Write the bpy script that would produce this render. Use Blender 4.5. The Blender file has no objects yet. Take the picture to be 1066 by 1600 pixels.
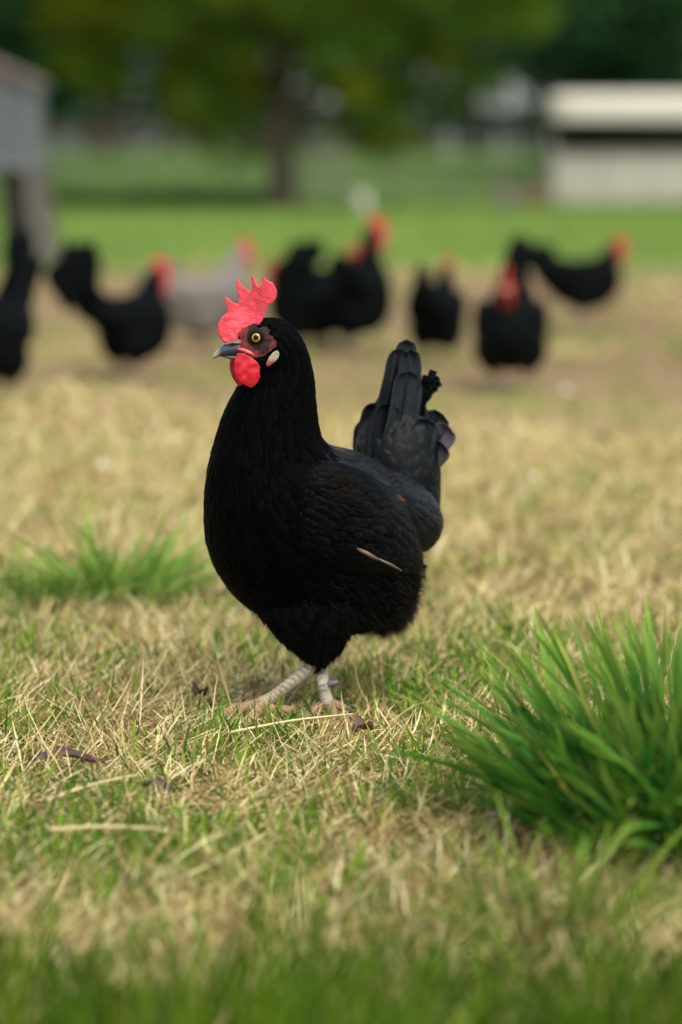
import bpy, bmesh, math, random
import numpy as np
from mathutils import Vector, Matrix, noise as mnoise

random.seed(7)
rng = np.random.default_rng(11)
SC = bpy.context.scene
COL = SC.collection

# ------------------------------------------------------------------ camera
CAM = Vector((0.0, -2.6, 0.6)); PITCH = math.radians(8.2); FPX = 85 / 36 * 1600
cam = bpy.data.cameras.new('camera'); camo = bpy.data.objects.new('camera', cam); COL.objects.link(camo)
camo.location = CAM; camo.rotation_euler = (math.pi / 2 - PITCH, 0, 0)
cam.sensor_fit = 'VERTICAL'; cam.sensor_height = 36; cam.sensor_width = 24; cam.lens = 85
cam.clip_start = 0.05; cam.clip_end = 3000
cam.dof.use_dof = True; cam.dof.focus_distance = 2.50; cam.dof.aperture_fstop = 2.4; cam.dof.aperture_blades = 0
SC.camera = camo

# ------------------------------------------------------------------ world, sun, exposure
SUN_EL, SUN_AZ = math.radians(58), math.radians(150)      # azimuth measured clockwise from +Y (behind the camera, to the right)
w = bpy.data.worlds.new('World'); SC.world = w; w.use_nodes = True
nt = w.node_tree; nt.nodes.clear()
sky = nt.nodes.new('ShaderNodeTexSky'); sky.sky_type = 'NISHITA'; sky.sun_disc = False
sky.sun_elevation = SUN_EL; sky.sun_rotation = SUN_AZ; sky.air_density = 1.0; sky.dust_density = 2.5; sky.ozone_density = 1.0
hs = nt.nodes.new('ShaderNodeHueSaturation'); hs.inputs['Saturation'].default_value = 0.32
bg = nt.nodes.new('ShaderNodeBackground'); bg.inputs['Strength'].default_value = 0.112
wo = nt.nodes.new('ShaderNodeOutputWorld')
nt.links.new(sky.outputs[0], hs.inputs['Color']); nt.links.new(hs.outputs[0], bg.inputs[0]); nt.links.new(bg.outputs[0], wo.inputs[0])
sl = bpy.data.lights.new('sun', 'SUN'); sl.energy = 1.2; sl.angle = math.radians(45); sl.color = (1.0, 0.92, 0.76)
so = bpy.data.objects.new('sun', sl); COL.objects.link(so)
sd = Vector((math.sin(SUN_AZ) * math.cos(SUN_EL), math.cos(SUN_AZ) * math.cos(SUN_EL), math.sin(SUN_EL)))
so.rotation_euler = sd.to_track_quat('Z', 'Y').to_euler(); so.location = (3, -6, 12)
SC.view_settings.view_transform = 'Standard'; SC.view_settings.look = 'None'
SC.view_settings.exposure = 1.2; SC.view_settings.gamma = 1.0; SC.view_settings.use_curve_mapping = False
SC.render.engine = 'CYCLES'; SC.cycles.max_bounces = 6; SC.cycles.use_denoising = True

# ------------------------------------------------------------------ helpers
def ray(px, py):
    a = (px - 533) / FPX; b = (800 - py) / FPX
    c, s = math.cos(PITCH), math.sin(PITCH)
    return Vector((a, c + b * s, -s + b * c))
def P(px, py, y=0.0):            # world point seen at (px, py) standing in the vertical plane at depth y
    d = ray(px, py); t = (y - CAM.y) / d.y
    return CAM + d * t
def terrain(x, y):
    t = np.clip((np.asarray(y, float) - 27) / 55, 0, 1)
    return 1.15 * t * t * (3 - 2 * t) + 0.0 * np.asarray(x, float)
def G(px, py):                   # the ground point seen at (px, py)
    d = ray(px, py); t = 1.0
    for _ in range(4000):
        p = CAM + d * t
        if p.z <= float(terrain(p.x, p.y)): break
        t += 0.01 + t * 0.002
    return CAM + d * t

def tag(o, label=None, cat=None, group=None, kind=None):
    if label: o['label'] = label
    if cat: o['category'] = cat
    if group: o['group'] = group
    if kind: o['kind'] = kind
    return o
def empty(name, loc, rz=0, scale=1):
    o = bpy.data.objects.new(name, None); COL.objects.link(o); o.location = loc; o.rotation_euler = (0, 0, rz)
    o.scale = (scale,) * 3; o.empty_display_size = 0.1
    return o
def link(name, me, mat, parent=None):
    o = bpy.data.objects.new(name, me); COL.objects.link(o)
    if mat and not me.materials: me.materials.append(mat)
    if parent: 
        o.parent = parent
    return o
def mesh(name, V, F, mat, parent=None, smooth=True, col=None, world=False):
    me = bpy.data.meshes.new(name)
    V = np.asarray(V, np.float32).reshape(-1, 3)
    if world and parent is not None:     # vertices given in world space under an unrotated parent
        V = V - np.asarray(parent.location, np.float32)
    if isinstance(F, np.ndarray):
        k = F.shape[1]; n = len(F)
        me.vertices.add(len(V)); me.vertices.foreach_set('co', V.ravel())
        me.loops.add(n * k); me.loops.foreach_set('vertex_index', F.astype(np.int32).ravel())
        me.polygons.add(n); me.polygons.foreach_set('loop_start', np.arange(0, n * k, k, dtype=np.int32))
        me.update(calc_edges=True)
    else:
        me.from_pydata([tuple(map(float, v)) for v in V], [], F); me.update()
    me.polygons.foreach_set('use_smooth', np.full(len(me.polygons), smooth))
    if col is not None:
        at = me.color_attributes.new('Col', 'FLOAT_COLOR', 'POINT')
        c = np.ones((len(V), 4), np.float32); c[:, :3] = col; at.data.foreach_set('color', c.ravel())
    return link(name, me, mat, parent)

class MB:                         # collects simple solids into one mesh
    def __init__(s): s.V = []; s.F = []
    def box(s, a, b, bev=0):
        x0, y0, z0 = a; x1, y1, z1 = b; n = len(s.V)
        s.V += [(x0,y0,z0),(x1,y0,z0),(x1,y1,z0),(x0,y1,z0),(x0,y0,z1),(x1,y0,z1),(x1,y1,z1),(x0,y1,z1)]
        s.F += [(n,n+3,n+2,n+1),(n+4,n+5,n+6,n+7),(n,n+1,n+5,n+4),(n+1,n+2,n+6,n+5),(n+2,n+3,n+7,n+6),(n+3,n,n+4,n+7)]
        return s
    def bar(s, p, q, wx, wy):     # square-section bar from p to q
        p, q = Vector(p), Vector(q); d = (q - p).normalized()
        u = d.cross(Vector((0, 1, 0)));  u = u.normalized() if u.length > .05 else Vector((1, 0, 0)); v = d.cross(u).normalized(); n = len(s.V)
        for c in (p, q):
            for a, b in ((-1,-1),(1,-1),(1,1),(-1,1)): s.V.append(tuple(c + u * a * wx / 2 + v * b * wy / 2))
        s.F += [(n,n+1,n+2,n+3),(n+7,n+6,n+5,n+4),(n,n+4,n+5,n+1),(n+1,n+5,n+6,n+2),(n+2,n+6,n+7,n+3),(n+3,n+7,n+4,n)]
        return s
    def tube(s, pts, rad, n=8):
        pts = [Vector(p) for p in pts]; base = len(s.V)
        up = Vector((0.13, 0.2, 1)).normalized()
        for i, p in enumerate(pts):
            d = (pts[min(i+1, len(pts)-1)] - pts[max(i-1, 0)]).normalized()
            u = d.cross(up); u = u.normalized() if u.length > .1 else d.cross(Vector((1,0,0))).normalized(); v = d.cross(u)
            r = rad[i] if hasattr(rad, '__len__') else rad
            for k in range(n):
                a = 2 * math.pi * k / n; s.V.append(tuple(p + (u * math.cos(a) + v * math.sin(a)) * r))
        for i in range(len(pts) - 1):
            for k in range(n):
                a = base + i * n + k; b = base + i * n + (k + 1) % n; s.F.append((a, b, b + n, a + n))
        s.F.append(tuple(base + k for k in range(n))[::-1]); e = base + (len(pts) - 1) * n
        s.F.append(tuple(e + k for k in range(n)))
        return s
    def build(s, name, mat, parent=None, smooth=False, world=False, bevel=0):
        o = mesh(name, s.V, s.F, mat, parent, smooth, world=world)
        if bevel:
            m = o.modifiers.new('bevel', 'BEVEL'); m.width = bevel; m.segments = 2
        return o

def catmull(A, n):
    A = np.asarray(A, float); m = len(A); out = []
    for t in np.linspace(0, m - 1, n):
        i = min(int(t), m - 2); f = t - i
        p0, p1, p2, p3 = A[max(i-1, 0)], A[i], A[i+1], A[min(i+2, m-1)]
        out.append(0.5 * (2*p1 + (p2-p0)*f + (2*p0-5*p1+4*p2-p3)*f*f + (3*p1-p0-3*p2+p3)*f**3))
    return np.array(out)

class Loft:                       # a skin over oval sections given by two opposite points and a half width
    def __init__(s, secs, nr=90, nt_=48):
        S = catmull([list(a) + list(b) + [w] for a, b, w in secs], nr)
        A, B, W = S[:, :3], S[:, 3:6], np.maximum(S[:, 6], 0.0005)
        C = (A + B) / 2; R = (A - B) / 2
        T = np.gradient(C, axis=0); T /= np.linalg.norm(T, axis=1)[:, None] + 1e-9
        N = np.cross(R, T); N /= np.linalg.norm(N, axis=1)[:, None] + 1e-9
        for i in range(len(N)):
            if np.linalg.norm(N[i]) < .5: N[i] = N[i-1]
        for i in range(1, len(N)):
            if N[i] @ N[i-1] < 0: N[i] = -N[i]
        k = np.ones(9) / 9
        Np = np.pad(N, ((4, 4), (0, 0)), mode='edge'); N = np.stack([np.convolve(Np[:, j], k, 'valid') for j in range(3)], 1)
        N /= np.linalg.norm(N, axis=1)[:, None]
        th = np.linspace(0, 2 * math.pi, nt_, endpoint=False)
        s.G = C[:, None] + R[:, None] * np.cos(th)[None, :, None] + (N * W[:, None])[:, None] * np.sin(th)[None, :, None]
        s.nr, s.nt = nr, nt_; s.C = C
        s.out = 1.0
        Ps, Pt = s._d(np.array([.5]), np.array([.1]))
        nn = np.cross(Ps, Pt)[0]; p = s.at(np.array([.5]), np.array([.1]))[0]
        c = s.C[int(.5 * (nr - 1))]
        if nn @ (p - c) < 0: s.out = -1.0
    def at(s, u, v):
        u = np.clip(u, 0, 1) * (s.nr - 1); i = np.minimum(u.astype(int), s.nr - 2); f = (u - i)[..., None]
        v = np.mod(v, 1) * s.nt; j = np.floor(v).astype(int) % s.nt; g = (v - np.floor(v))[..., None]; j2 = (j + 1) % s.nt
        return (s.G[i, j]*(1-f)*(1-g) + s.G[i+1, j]*f*(1-g) + s.G[i, j2]*(1-f)*g + s.G[i+1, j2]*f*g)
    def _d(s, u, v):
        e = .012; Ps = (s.at(u + e, v) - s.at(u - e, v)) / (np.clip(u + e, 0, 1) - np.clip(u - e, 0, 1))[..., None]
        Pt = (s.at(u, v + e) - s.at(u, v - e)) / (2 * e)
        return Ps, Pt
    def frame(s, u, v):
        Ps, Pt = s._d(u, v); n = np.cross(Ps, Pt) * s.out; n /= np.linalg.norm(n, axis=-1)[..., None] + 1e-12
        return Ps, Pt, n
    def VF(s):
        V = s.G.reshape(-1, 3); n = s.nt; F = []
        for i in range(s.nr - 1):
            for j in range(n):
                F.append((i*n+j, i*n+(j+1)%n, (i+1)*n+(j+1)%n, (i+1)*n+j))
        F.append(tuple(range(n))[::-1]); F.append(tuple((s.nr-1)*n + j for j in range(n)))
        return [tuple(v) for v in V], F

def apply_mods(o):
    dg = bpy.context.evaluated_depsgraph_get(); dg.update()
    me = bpy.data.meshes.new_from_object(o.evaluated_get(dg)); o.modifiers.clear(); old = o.data; o.data = me
    me.polygons.foreach_set('use_smooth', np.ones(len(me.polygons), bool))
    return o
def remesh(o, vox, smooth=6):
    bm = bmesh.new(); bm.from_mesh(o.data); bmesh.ops.recalc_face_normals(bm, faces=bm.faces); bm.to_mesh(o.data); bm.free()
    m = o.modifiers.new('r', 'REMESH'); m.mode = 'VOXEL'; m.voxel_size = vox
    if smooth:
        m = o.modifiers.new('s', 'SMOOTH'); m.iterations = smooth; m.factor = .5
    return apply_mods(o)

# feathers laid over a loft: all in one array, following the skin's curvature
def feather_rows(L, size, col, step=.5, lift=(.0006, .0024), keep=None, k=6, tipshape=2.2, jit=.2):
    VV, FF, CC = [], [], []; nv = 0
    # rows
    u = 0.0; row = 0; us, vs = [], []
    while u < 0.985:
        per = L.at(np.full(64, u), np.linspace(0, 1, 64, endpoint=False)); circ = np.linalg.norm(np.roll(per, -1, 0) - per, axis=1).sum()
        Ps, _ = L._d(np.full(32, u), np.linspace(0, 1, 32, endpoint=False)); sp = np.linalg.norm(Ps, axis=1); m = sp.mean()
        ln, wd = size(u); n = max(6, int(circ / (wd * .62)))
        v = (np.arange(n) + (row % 2) * .5 + rng.uniform(-jit, jit, n)) / n
        us.append(np.clip(u + rng.uniform(-.3, .3, n) * step * ln / m, 0, 1)); vs.append(v)
        u += step * ln / max(np.percentile(sp, 75), 1e-4); row += 1
    us = np.concatenate(us); vs = np.concatenate(vs) % 1
    Ps, Pt, n = L.frame(us, vs); p0 = L.at(us, vs)
    if keep is not None:
        m = keep(us, vs, p0, n); us, vs, Ps, Pt, n, p0 = us[m], vs[m], Ps[m], Pt[m], n[m], p0[m]
    N = len(us); sz = np.array([size(a) for a in us]); ln = sz[:, 0] * rng.uniform(.85, 1.15, N); wd = sz[:, 1] * rng.uniform(.85, 1.12, N)
    ms = np.linalg.norm(Ps, axis=1); ms = np.maximum(ms, .35 * ms.mean()); mt = np.maximum(np.linalg.norm(Pt, axis=1), .01)
    skew = rng.normal(0, .10, N)
    C = col(us, vs, p0, rng.random(N))
    a = np.linspace(0, 1, k); acr = np.array([-1, -.5, 0, .5, 1.])
    prof = np.sqrt(np.clip(1 - np.abs(2 * a - 1.12) ** tipshape / 1.12 ** tipshape, 0.0, 1)) ; prof[0] = .35; prof[-1] = .12
    vt = np.zeros((N, k, 5, 3)); tl = rng.uniform(lift[0], lift[1], N)
    for i in range(k):
        for j in range(5):
            uu = a[i] * ln - (0.10 * ln * acr[j] ** 2 * a[i]); side = acr[j] * wd * .5 * prof[i] + skew * uu
            su, sv = us + uu / ms, vs + side / mt
            q = L.at(su, sv); over = np.maximum(su - 1, 0)[:, None] * Ps
            h = .0004 + tl * a[i] ** 1.3 + .0009 * (1 - acr[j] ** 2)
            vt[:, i, j] = q + over + n * h[:, None]
    V = vt.reshape(-1, 3)
    base = (np.arange(N) * k * 5)[:, None, None]
    q = [(i*5+j, i*5+j+1, (i+1)*5+j+1, (i+1)*5+j) for i in range(k-1) for j in range(4)]
    F = (base + np.array(q)[None]).reshape(-1, 4)
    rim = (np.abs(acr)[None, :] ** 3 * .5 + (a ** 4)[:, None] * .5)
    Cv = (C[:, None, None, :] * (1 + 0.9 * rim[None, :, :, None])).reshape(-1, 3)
    return V, F, Cv
def join_arrays(parts):
    V, F, C, n = [], [], [], 0
    for v, f, c in parts: V.append(v); F.append(f + n); C.append(c); n += len(v)
    return np.concatenate(V), np.concatenate(F), np.concatenate(C)

# grass / straw / fuzz: ribbons that bend; seg segments, tip closed
def ribbons(pos, L, W, az, lean, bend, col, seg=3, tipcol=None):
    N = len(pos); t = np.linspace(0, 1, seg + 1)
    d = np.stack([np.cos(az), np.sin(az)], 1); ang = lean[:, None] + bend[:, None] * t[None]      # angle from the vertical
    ds = L[:, None] / seg
    hx = np.concatenate([np.zeros((N, 1)), np.cumsum(np.sin(ang[:, :-1]) * ds, 1)], 1)
    hz = np.concatenate([np.zeros((N, 1)), np.cumsum(np.cos(ang[:, :-1]) * ds, 1)], 1)
    yaw = rng.normal(0, .9, N); sx = np.stack([-np.sin(az + yaw), np.cos(az + yaw)], 1)
    wk = np.interp(t, [0, .35, .8, 1], [.7, 1, .78, 0])
    V = np.zeros((N, 2 * seg + 1, 3))
    for i in range(seg):
        c = pos[:, :2] + d * hx[:, i:i+1]; z = pos[:, 2] + hz[:, i]
        V[:, 2*i, :2] = c - sx * (W * wk[i] / 2)[:, None]; V[:, 2*i+1, :2] = c + sx * (W * wk[i] / 2)[:, None]
        V[:, 2*i, 2] = z; V[:, 2*i+1, 2] = z + W * .25
    V[:, -1, :2] = pos[:, :2] + d * hx[:, -1:]; V[:, -1, 2] = pos[:, 2] + hz[:, -1]
    T = []
    for i in range(seg - 1): a = 2 * i; T += [(a, a+1, a+3), (a, a+3, a+2)]
    T.append((2*seg-2, 2*seg-1, 2*seg)); T = np.array(T)
    F = (np.arange(N)[:, None, None] * (2*seg+1) + T[None]).reshape(-1, 3)
    C = np.repeat(col[:, None], 2*seg+1, 1).copy()
    if tipcol is not None: C[:, -1] = tipcol; C[:, -3:-1] = .6 * C[:, -3:-1] + .4 * tipcol[:, None]
    return V.reshape(-1, 3), F, C.reshape(-1, 3)

def vnoise(x, y, sc, seed=0):     # smooth value noise, 0..1
    x = np.asarray(x) * sc + 137.3 + seed * 17.1; y = np.asarray(y) * sc + 71.7 + seed * 9.7
    xi, yi = np.floor(x), np.floor(y); fx, fy = x - xi, y - yi; fx, fy = fx*fx*(3-2*fx), fy*fy*(3-2*fy)
    h = lambda a, b: np.modf(np.abs(np.sin(a * 127.1 + b * 311.7 + seed * 3.3) * 43758.5453))[0]
    return (h(xi,yi)*(1-fx)+h(xi+1,yi)*fx)*(1-fy) + (h(xi,yi+1)*(1-fx)+h(xi+1,yi+1)*fx)*fy

# ------------------------------------------------------------------ materials
def mat(name, color=(.5,.5,.5), rough=.6, spec=.5, vcol=False, trans=0, sss=0, metal=0, var=0, nscale=20, bump=0, bscale=80, sheen=0, coat=0):
    m = bpy.data.materials.new(name); m.use_nodes = True; t = m.node_tree; b = t.nodes['Principled BSDF']; o = t.nodes['Material Output']
    b.inputs['Roughness'].default_value = rough; b.inputs['Specular IOR Level'].default_value = spec; b.inputs['Metallic'].default_value = metal
    b.inputs['Base Color'].default_value = (*color, 1); src = None
    if sheen: b.inputs['Sheen Weight'].default_value = sheen; b.inputs['Sheen Roughness'].default_value = .4; b.inputs['Sheen Tint'].default_value = (.5, .55, .65, 1)
    if coat: b.inputs['Coat Weight'].default_value = coat; b.inputs['Coat Roughness'].default_value = .1
    tc = t.nodes.new('ShaderNodeTexCoord')
    if vcol:
        a = t.nodes.new('ShaderNodeVertexColor'); a.layer_name = 'Col'; src = a.outputs['Color']
    if var:
        n = t.nodes.new('ShaderNodeTexNoise'); n.inputs['Scale'].default_value = nscale; n.inputs['Detail'].default_value = 6
        t.links.new(tc.outputs['Object'], n.inputs['Vector'])
        mr = t.nodes.new('ShaderNodeMapRange'); mr.inputs['From Min'].default_value = .3; mr.inputs['From Max'].default_value = .7
        mr.inputs['To Min'].default_value = 1 - var; mr.inputs['To Max'].default_value = 1 + var; t.links.new(n.outputs['Fac'], mr.inputs['Value'])
        mx = t.nodes.new('ShaderNodeVectorMath'); mx.operation = 'SCALE'
        if src: t.links.new(src, mx.inputs[0])
        else: mx.inputs[0].default_value = color
        t.links.new(mr.outputs[0], mx.inputs['Scale']); src = mx.outputs[0]
    if src: t.links.new(src, b.inputs['Base Color'])
    if bump:
        n = t.nodes.new('ShaderNodeTexNoise'); n.inputs['Scale'].default_value = bscale; n.inputs['Detail'].default_value = 4
        t.links.new(tc.outputs['Object'], n.inputs['Vector'])
        bp = t.nodes.new('ShaderNodeBump'); bp.inputs['Strength'].default_value = bump; bp.inputs['Distance'].default_value = .4 / bscale
        t.links.new(n.outputs['Fac'], bp.inputs['Height']); t.links.new(bp.outputs[0], b.inputs['Normal'])
    if sss:
        b.inputs['Subsurface Weight'].default_value = sss; b.inputs['Subsurface Radius'].default_value = (1, .25, .15); b.inputs['Subsurface Scale'].default_value = .004
    if trans:
        tr = t.nodes.new('ShaderNodeBsdfTranslucent'); mx = t.nodes.new('ShaderNodeMixShader'); mx.inputs[0].default_value = trans
        if src: t.links.new(src, tr.inputs['Color'])
        else: tr.inputs['Color'].default_value = (*color, 1)
        t.links.new(b.outputs[0], mx.inputs[1]); t.links.new(tr.outputs[0], mx.inputs[2]); t.links.new(mx.outputs[0], o.inputs['Surface'])
    return m

M_blade = mat('grass_blades', vcol=True, rough=.6, spec=.10, trans=.3)
M_straw = mat('dry_straw', vcol=True, rough=.6, spec=.2, trans=.15)
M_hackle = mat('black_hackle', vcol=True, rough=.55, spec=.02, var=.25, nscale=300, bump=.2, bscale=900)
M_wing = mat('black_wing', vcol=True, rough=.5, spec=.035, var=.25, nscale=300, bump=.2, bscale=900)
M_plume = mat('black_plumage', vcol=True, rough=.48, spec=.12, var=.25, nscale=300, bump=.2, bscale=900)
M_down = mat('black_down', (.0012, .0018, .002), rough=.9, spec=.01, var=.3, nscale=200, bump=.5, bscale=500)
M_fuzz = mat('down_strands', vcol=True, rough=.8, spec=.1, trans=.1)
M_tail = mat('tail_plumes', vcol=True, rough=.52, spec=.11, var=.2, nscale=150, bump=.2, bscale=700)
M_comb = mat('comb_flesh', (.66, .05, .075), rough=.38, spec=.5, sss=.15, var=.2, nscale=160, bump=1.0, bscale=480)
M_wattle = mat('wattle_flesh', (.52, .010, .022), rough=.42, spec=.4, sss=.2, var=.2, nscale=120, bump=.35, bscale=500)
M_face = mat('face_skin', vcol=True, rough=.6, spec=.12, bump=.6, bscale=600)
M_lobe = mat('ear_lobe', vcol=True, rough=.6, spec=.2, bump=.8, bscale=500)
M_beak = mat('beak_horn', vcol=True, rough=.35, spec=.5, bump=.1, bscale=300)
M_eye = mat('eye_black', (.002, .002, .002), rough=.06, spec=.2)
M_iris = mat('iris_amber', (.36, .165, .008), rough=.15, spec=.5, var=.25, nscale=600, coat=.2)
M_shank = mat('shank_skin', vcol=True, rough=.55, spec=.35, bump=.3, bscale=500)
M_claw = mat('claw_horn', (.16, .17, .2), rough=.4)

# ------------------------------------------------------------------ ground
def ground():
    ys = np.concatenate([np.linspace(-30, -3, 10), np.linspace(-2.5, 8, 85), np.linspace(8.5, 30, 44), np.linspace(31, 100, 50), np.linspace(120, 900, 12)])
    xs = np.concatenate([-np.geomspace(900, 3, 24), np.linspace(-2.6, 2.6, 53), np.geomspace(3, 900, 24)])
    X, Y = np.meshgrid(xs, ys); Z = terrain(X, Y)
    near = np.clip(1 - np.abs(Y) / 12, 0, 1); Z = Z + near * .012 * (vnoise(X, Y, 4, 2) - .5) - .006
    V = np.stack([X, Y, Z], -1).reshape(-1, 3); n = len(xs); ii, jj = np.meshgrid(np.arange(len(ys)-1), np.arange(n-1), indexing='ij')
    a = (ii * n + jj).ravel(); F = np.stack([a, a+1, a+n+1, a+n], 1)
    m = bpy.data.materials.new('field_soil_and_turf'); m.use_nodes = True; t = m.node_tree; b = t.nodes['Principled BSDF']
    b.inputs['Roughness'].default_value = .95; b.inputs['Specular IOR Level'].default_value = .1
    g = t.nodes.new('ShaderNodeNewGeometry'); sp = t.nodes.new('ShaderNodeSeparateXYZ'); t.links.new(g.outputs['Position'], sp.inputs[0])
    def noi(scale, det=5, dist=0.):
        q = t.nodes.new('ShaderNodeTexNoise'); q.inputs['Scale'].default_value = scale; q.inputs['Detail'].default_value = det; q.inputs['Distortion'].default_value = dist
        t.links.new(g.outputs['Position'], q.inputs['Vector']); return q.outputs['Fac']
    def ramp(src, a, bb):
        q = t.nodes.new('ShaderNodeMapRange'); q.inputs['From Min'].default_value = a; q.inputs['From Max'].default_value = bb; t.links.new(src, q.inputs['Value']); return q.outputs[0]
    def mix(f, c1, c2):
        q = t.nodes.new('ShaderNodeMix'); q.data_type = 'RGBA'; t.links.new(f, q.inputs['Factor'])
        for s_, c in ((6, c1), (7, c2)):
            if isinstance(c, tuple): q.inputs[s_].default_value = (*c, 1)
            else: t.links.new(c, q.inputs[s_])
        return q.outputs[2]
    def math_(op, a_, b_):
        q = t.nodes.new('ShaderNodeMath'); q.operation = op
        for i_, c in enumerate((a_, b_)):
            if isinstance(c, (int, float)): q.inputs[i_].default_value = c
            else: t.links.new(c, q.inputs[i_])
        return q.outputs[0]
    y = sp.outputs['Y']
    yn = math_('ADD', y, math_('MULTIPLY', math_('SUBTRACT', noi(.5, 4), .5), 4.5))
    soil = mix(ramp(noi(9), .38, .62), (.26, .21, .09), (.42, .35, .16))
    soil = mix(ramp(noi(60), .3, .7), soil, (.34, .28, .11))
    soil = mix(ramp(math_('ADD', y, math_('MULTIPLY', noi(.9, 3), 2.5)), 2.8, 5.5), soil, mix(ramp(noi(5), .35, .65), (.185, .12, .07), (.27, .19, .105)))
    soil = mix(ramp(math_('ADD', y, noi(2, 3)), 1.4, 2.8), mix(ramp(noi(40), .4, .6), (.13, .09, .045), (.22, .165, .07)), soil)
    soil = mix(ramp(noi(1.6, 4), .50, .72), soil, (.24, .24, .075))           # thin turf
    soil = mix(ramp(noi(1.1, 3, .4), .60, .72), soil, (.22, .135, .09))      # bare trodden earth
    turf = mix(ramp(noi(2.5), .35, .65), (.17, .26, .06), (.21, .30, .08))
    past = mix(ramp(noi(.35), .35, .65), (.05, .105, .02), (.095, .15, .035))
    c = mix(ramp(yn, 10.6, 13.0), soil, turf)
    c = mix(ramp(yn, 25.5, 28.0), c, past)
    c = mix(ramp(y, 72, 84), c, (.10, .13, .05))
    t.links.new(c, b.inputs['Base Color'])
    bp = t.nodes.new('ShaderNodeBump'); bp.inputs['Strength'].default_value = .7; bp.inputs['Distance'].default_value = .01
    t.links.new(noi(120, 6), bp.inputs['Height']); t.links.new(bp.outputs[0], b.inputs['Normal'])
    tag(mesh('ground', V, F, m), kind='structure')
ground()

def field_points(d0, d1, dens, hw=lambda d: .16 * d + .8):
    area = 0; n = 0; out = []
    for a in np.arange(d0, d1, (d1 - d0) / 20):
        b = a + (d1 - d0) / 20; h = hw((a + b) / 2); k = int(2 * h * (b - a) * dens)
        out.append(np.stack([rng.uniform(-h, h, k), rng.uniform(a, b, k) + CAM.y], 1))
    p = np.concatenate(out); return np.column_stack([p, terrain(p[:, 0], p[:, 1]) - .004])

def greenness(p):                 # 0 dry .. 1 green, patches
    x, y = p[:, 0], p[:, 1]
    g = .34 * vnoise(x, y, 2.2, 1) + .36 * vnoise(x, y, 7, 3) + .30 * vnoise(x, y, 22, 5)
    return g
def palette(base, n, s=.18):
    base = np.asarray(base); i = rng.integers(0, len(base), n); return base[i] * rng.uniform(1 - s, 1 + s, (n, 1)) * rng.uniform(.94, 1.06, (n, 3))
STRAW = [(.78, .70, .40), (.60, .49, .20), (.72, .62, .29), (.50, .39, .15), (.74, .67, .38), (.38, .27, .11), (.56, .42, .19), (.24, .15, .07), (.17, .10, .05)]
GREEN = [(.12, .24, .015), (.16, .29, .02), (.08, .18, .015), (.22, .32, .035), (.12, .25, .02), (.06, .14, .02)]
LIME = [(.21, .32, .07), (.26, .36, .10), (.17, .27, .06)]

# short dry turf, near field
parts = []
for d0, d1, dens, lm, wd, seg in ((1.35, 3.3, 34000, 1.0, .0014, 3), (3.3, 5.2, 13000, 1.1, .0022, 2), (5.2, 9, 4200, 1.2, .004, 2), (9, 17, 1000, 1.3, .008, 2)):
    p = field_points(d0, d1, dens); g = greenness(p)
    y_ = p[:, 1]; bare = vnoise(p[:, 0], y_, 1.3, 8) * np.clip((y_ - .8) / 2.5, 0, 1) + .22 * np.clip((y_ - 2.2) / 1.5, 0, 1) + .14 * np.clip((y_ - 3.4) / 1.2, 0, 1)
    p = p[(rng.random(len(p)) < np.clip(1.35 - g, .25, 1)) & (bare < .62)]; n = len(p)
    L = rng.gamma(4, .0076, n) * lm + .008; foot = np.hypot((p[:, 0] + .06) / .16, (p[:, 1] + .01) / .07) < 1; L[foot] *= .6
    lean = np.abs(rng.normal(1.25, .32, n)).clip(.2, 1.56); p[:, 2] += rng.uniform(0, .010, n)
    parts.append(ribbons(p, L, wd * rng.uniform(.6, 1.5, n), rng.uniform(0, 6.28, n), lean, rng.normal(0, .45, n), palette(STRAW, n), seg))
V, F, C = join_arrays(parts)
tag(mesh('dry_grass', V, F, M_straw, smooth=True, col=C), 'short dry straw coloured turf covering the chicken yard', 'grass', kind='stuff')

parts = []
for d0, d1, dens, lm, wd, seg in ((1.35, 3.3, 26000, 1.0, .0026, 3), (3.3, 5.2, 9000, 1.1, .0035, 2), (5.2, 9, 2200, 1.2, .006, 2), (9, 15, 500, 1.3, .01, 2)):
    p = field_points(d0, d1, dens); g = greenness(p); front = np.clip((-1.05 - p[:, 1]) / .25, 0, 1)
    far = np.clip((p[:, 1] - .25) / 1.4, 0, .72)
    p = p[rng.random(len(p)) < np.clip((g - .40) * 3.0, .10, 1) * (1 - far) + front * .9]; n = len(p)
    front = np.clip((-1.0 - p[:, 1]) / .3, 0, 1)
    L = rng.gamma(5, .0046, n) * lm * (1 + .8 * front) + .007
    lean = np.abs(rng.normal(.6, .35, n)).clip(.05, 1.4)
    parts.append(ribbons(p, L, wd * rng.uniform(.6, 1.5, n), rng.uniform(0, 6.28, n), lean, rng.normal(.3, .4, n), palette(GREEN, n), seg))
V, F, C = join_arrays(parts)
tag(mesh('green_grass', V, F, M_blade, smooth=True, col=C), 'short green blades growing through the dry turf', 'grass', kind='stuff')

# bright green sward behind the hens
p = field_points(12.4, 33, 330, lambda d: .16 * d + 1.5); n = len(p)
p = p[rng.random(n) < np.clip((p[:, 1] + 2.6 - 12.9 + 3 * (vnoise(p[:, 0], p[:, 1], .5, 5) - .5)) / 2.5, 0, 1)]; n = len(p)
V, F, C = ribbons(p, rng.uniform(.04, .10, n), rng.uniform(.010, .022, n), rng.uniform(0, 6.28, n), rng.uniform(.1, .9, n), rng.normal(.3, .3, n), palette(LIME, n), 2)
tag(mesh('sward', V, F, M_blade, col=C), 'bright green mown grass beyond the dirt yard', 'grass', kind='stuff')

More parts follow.
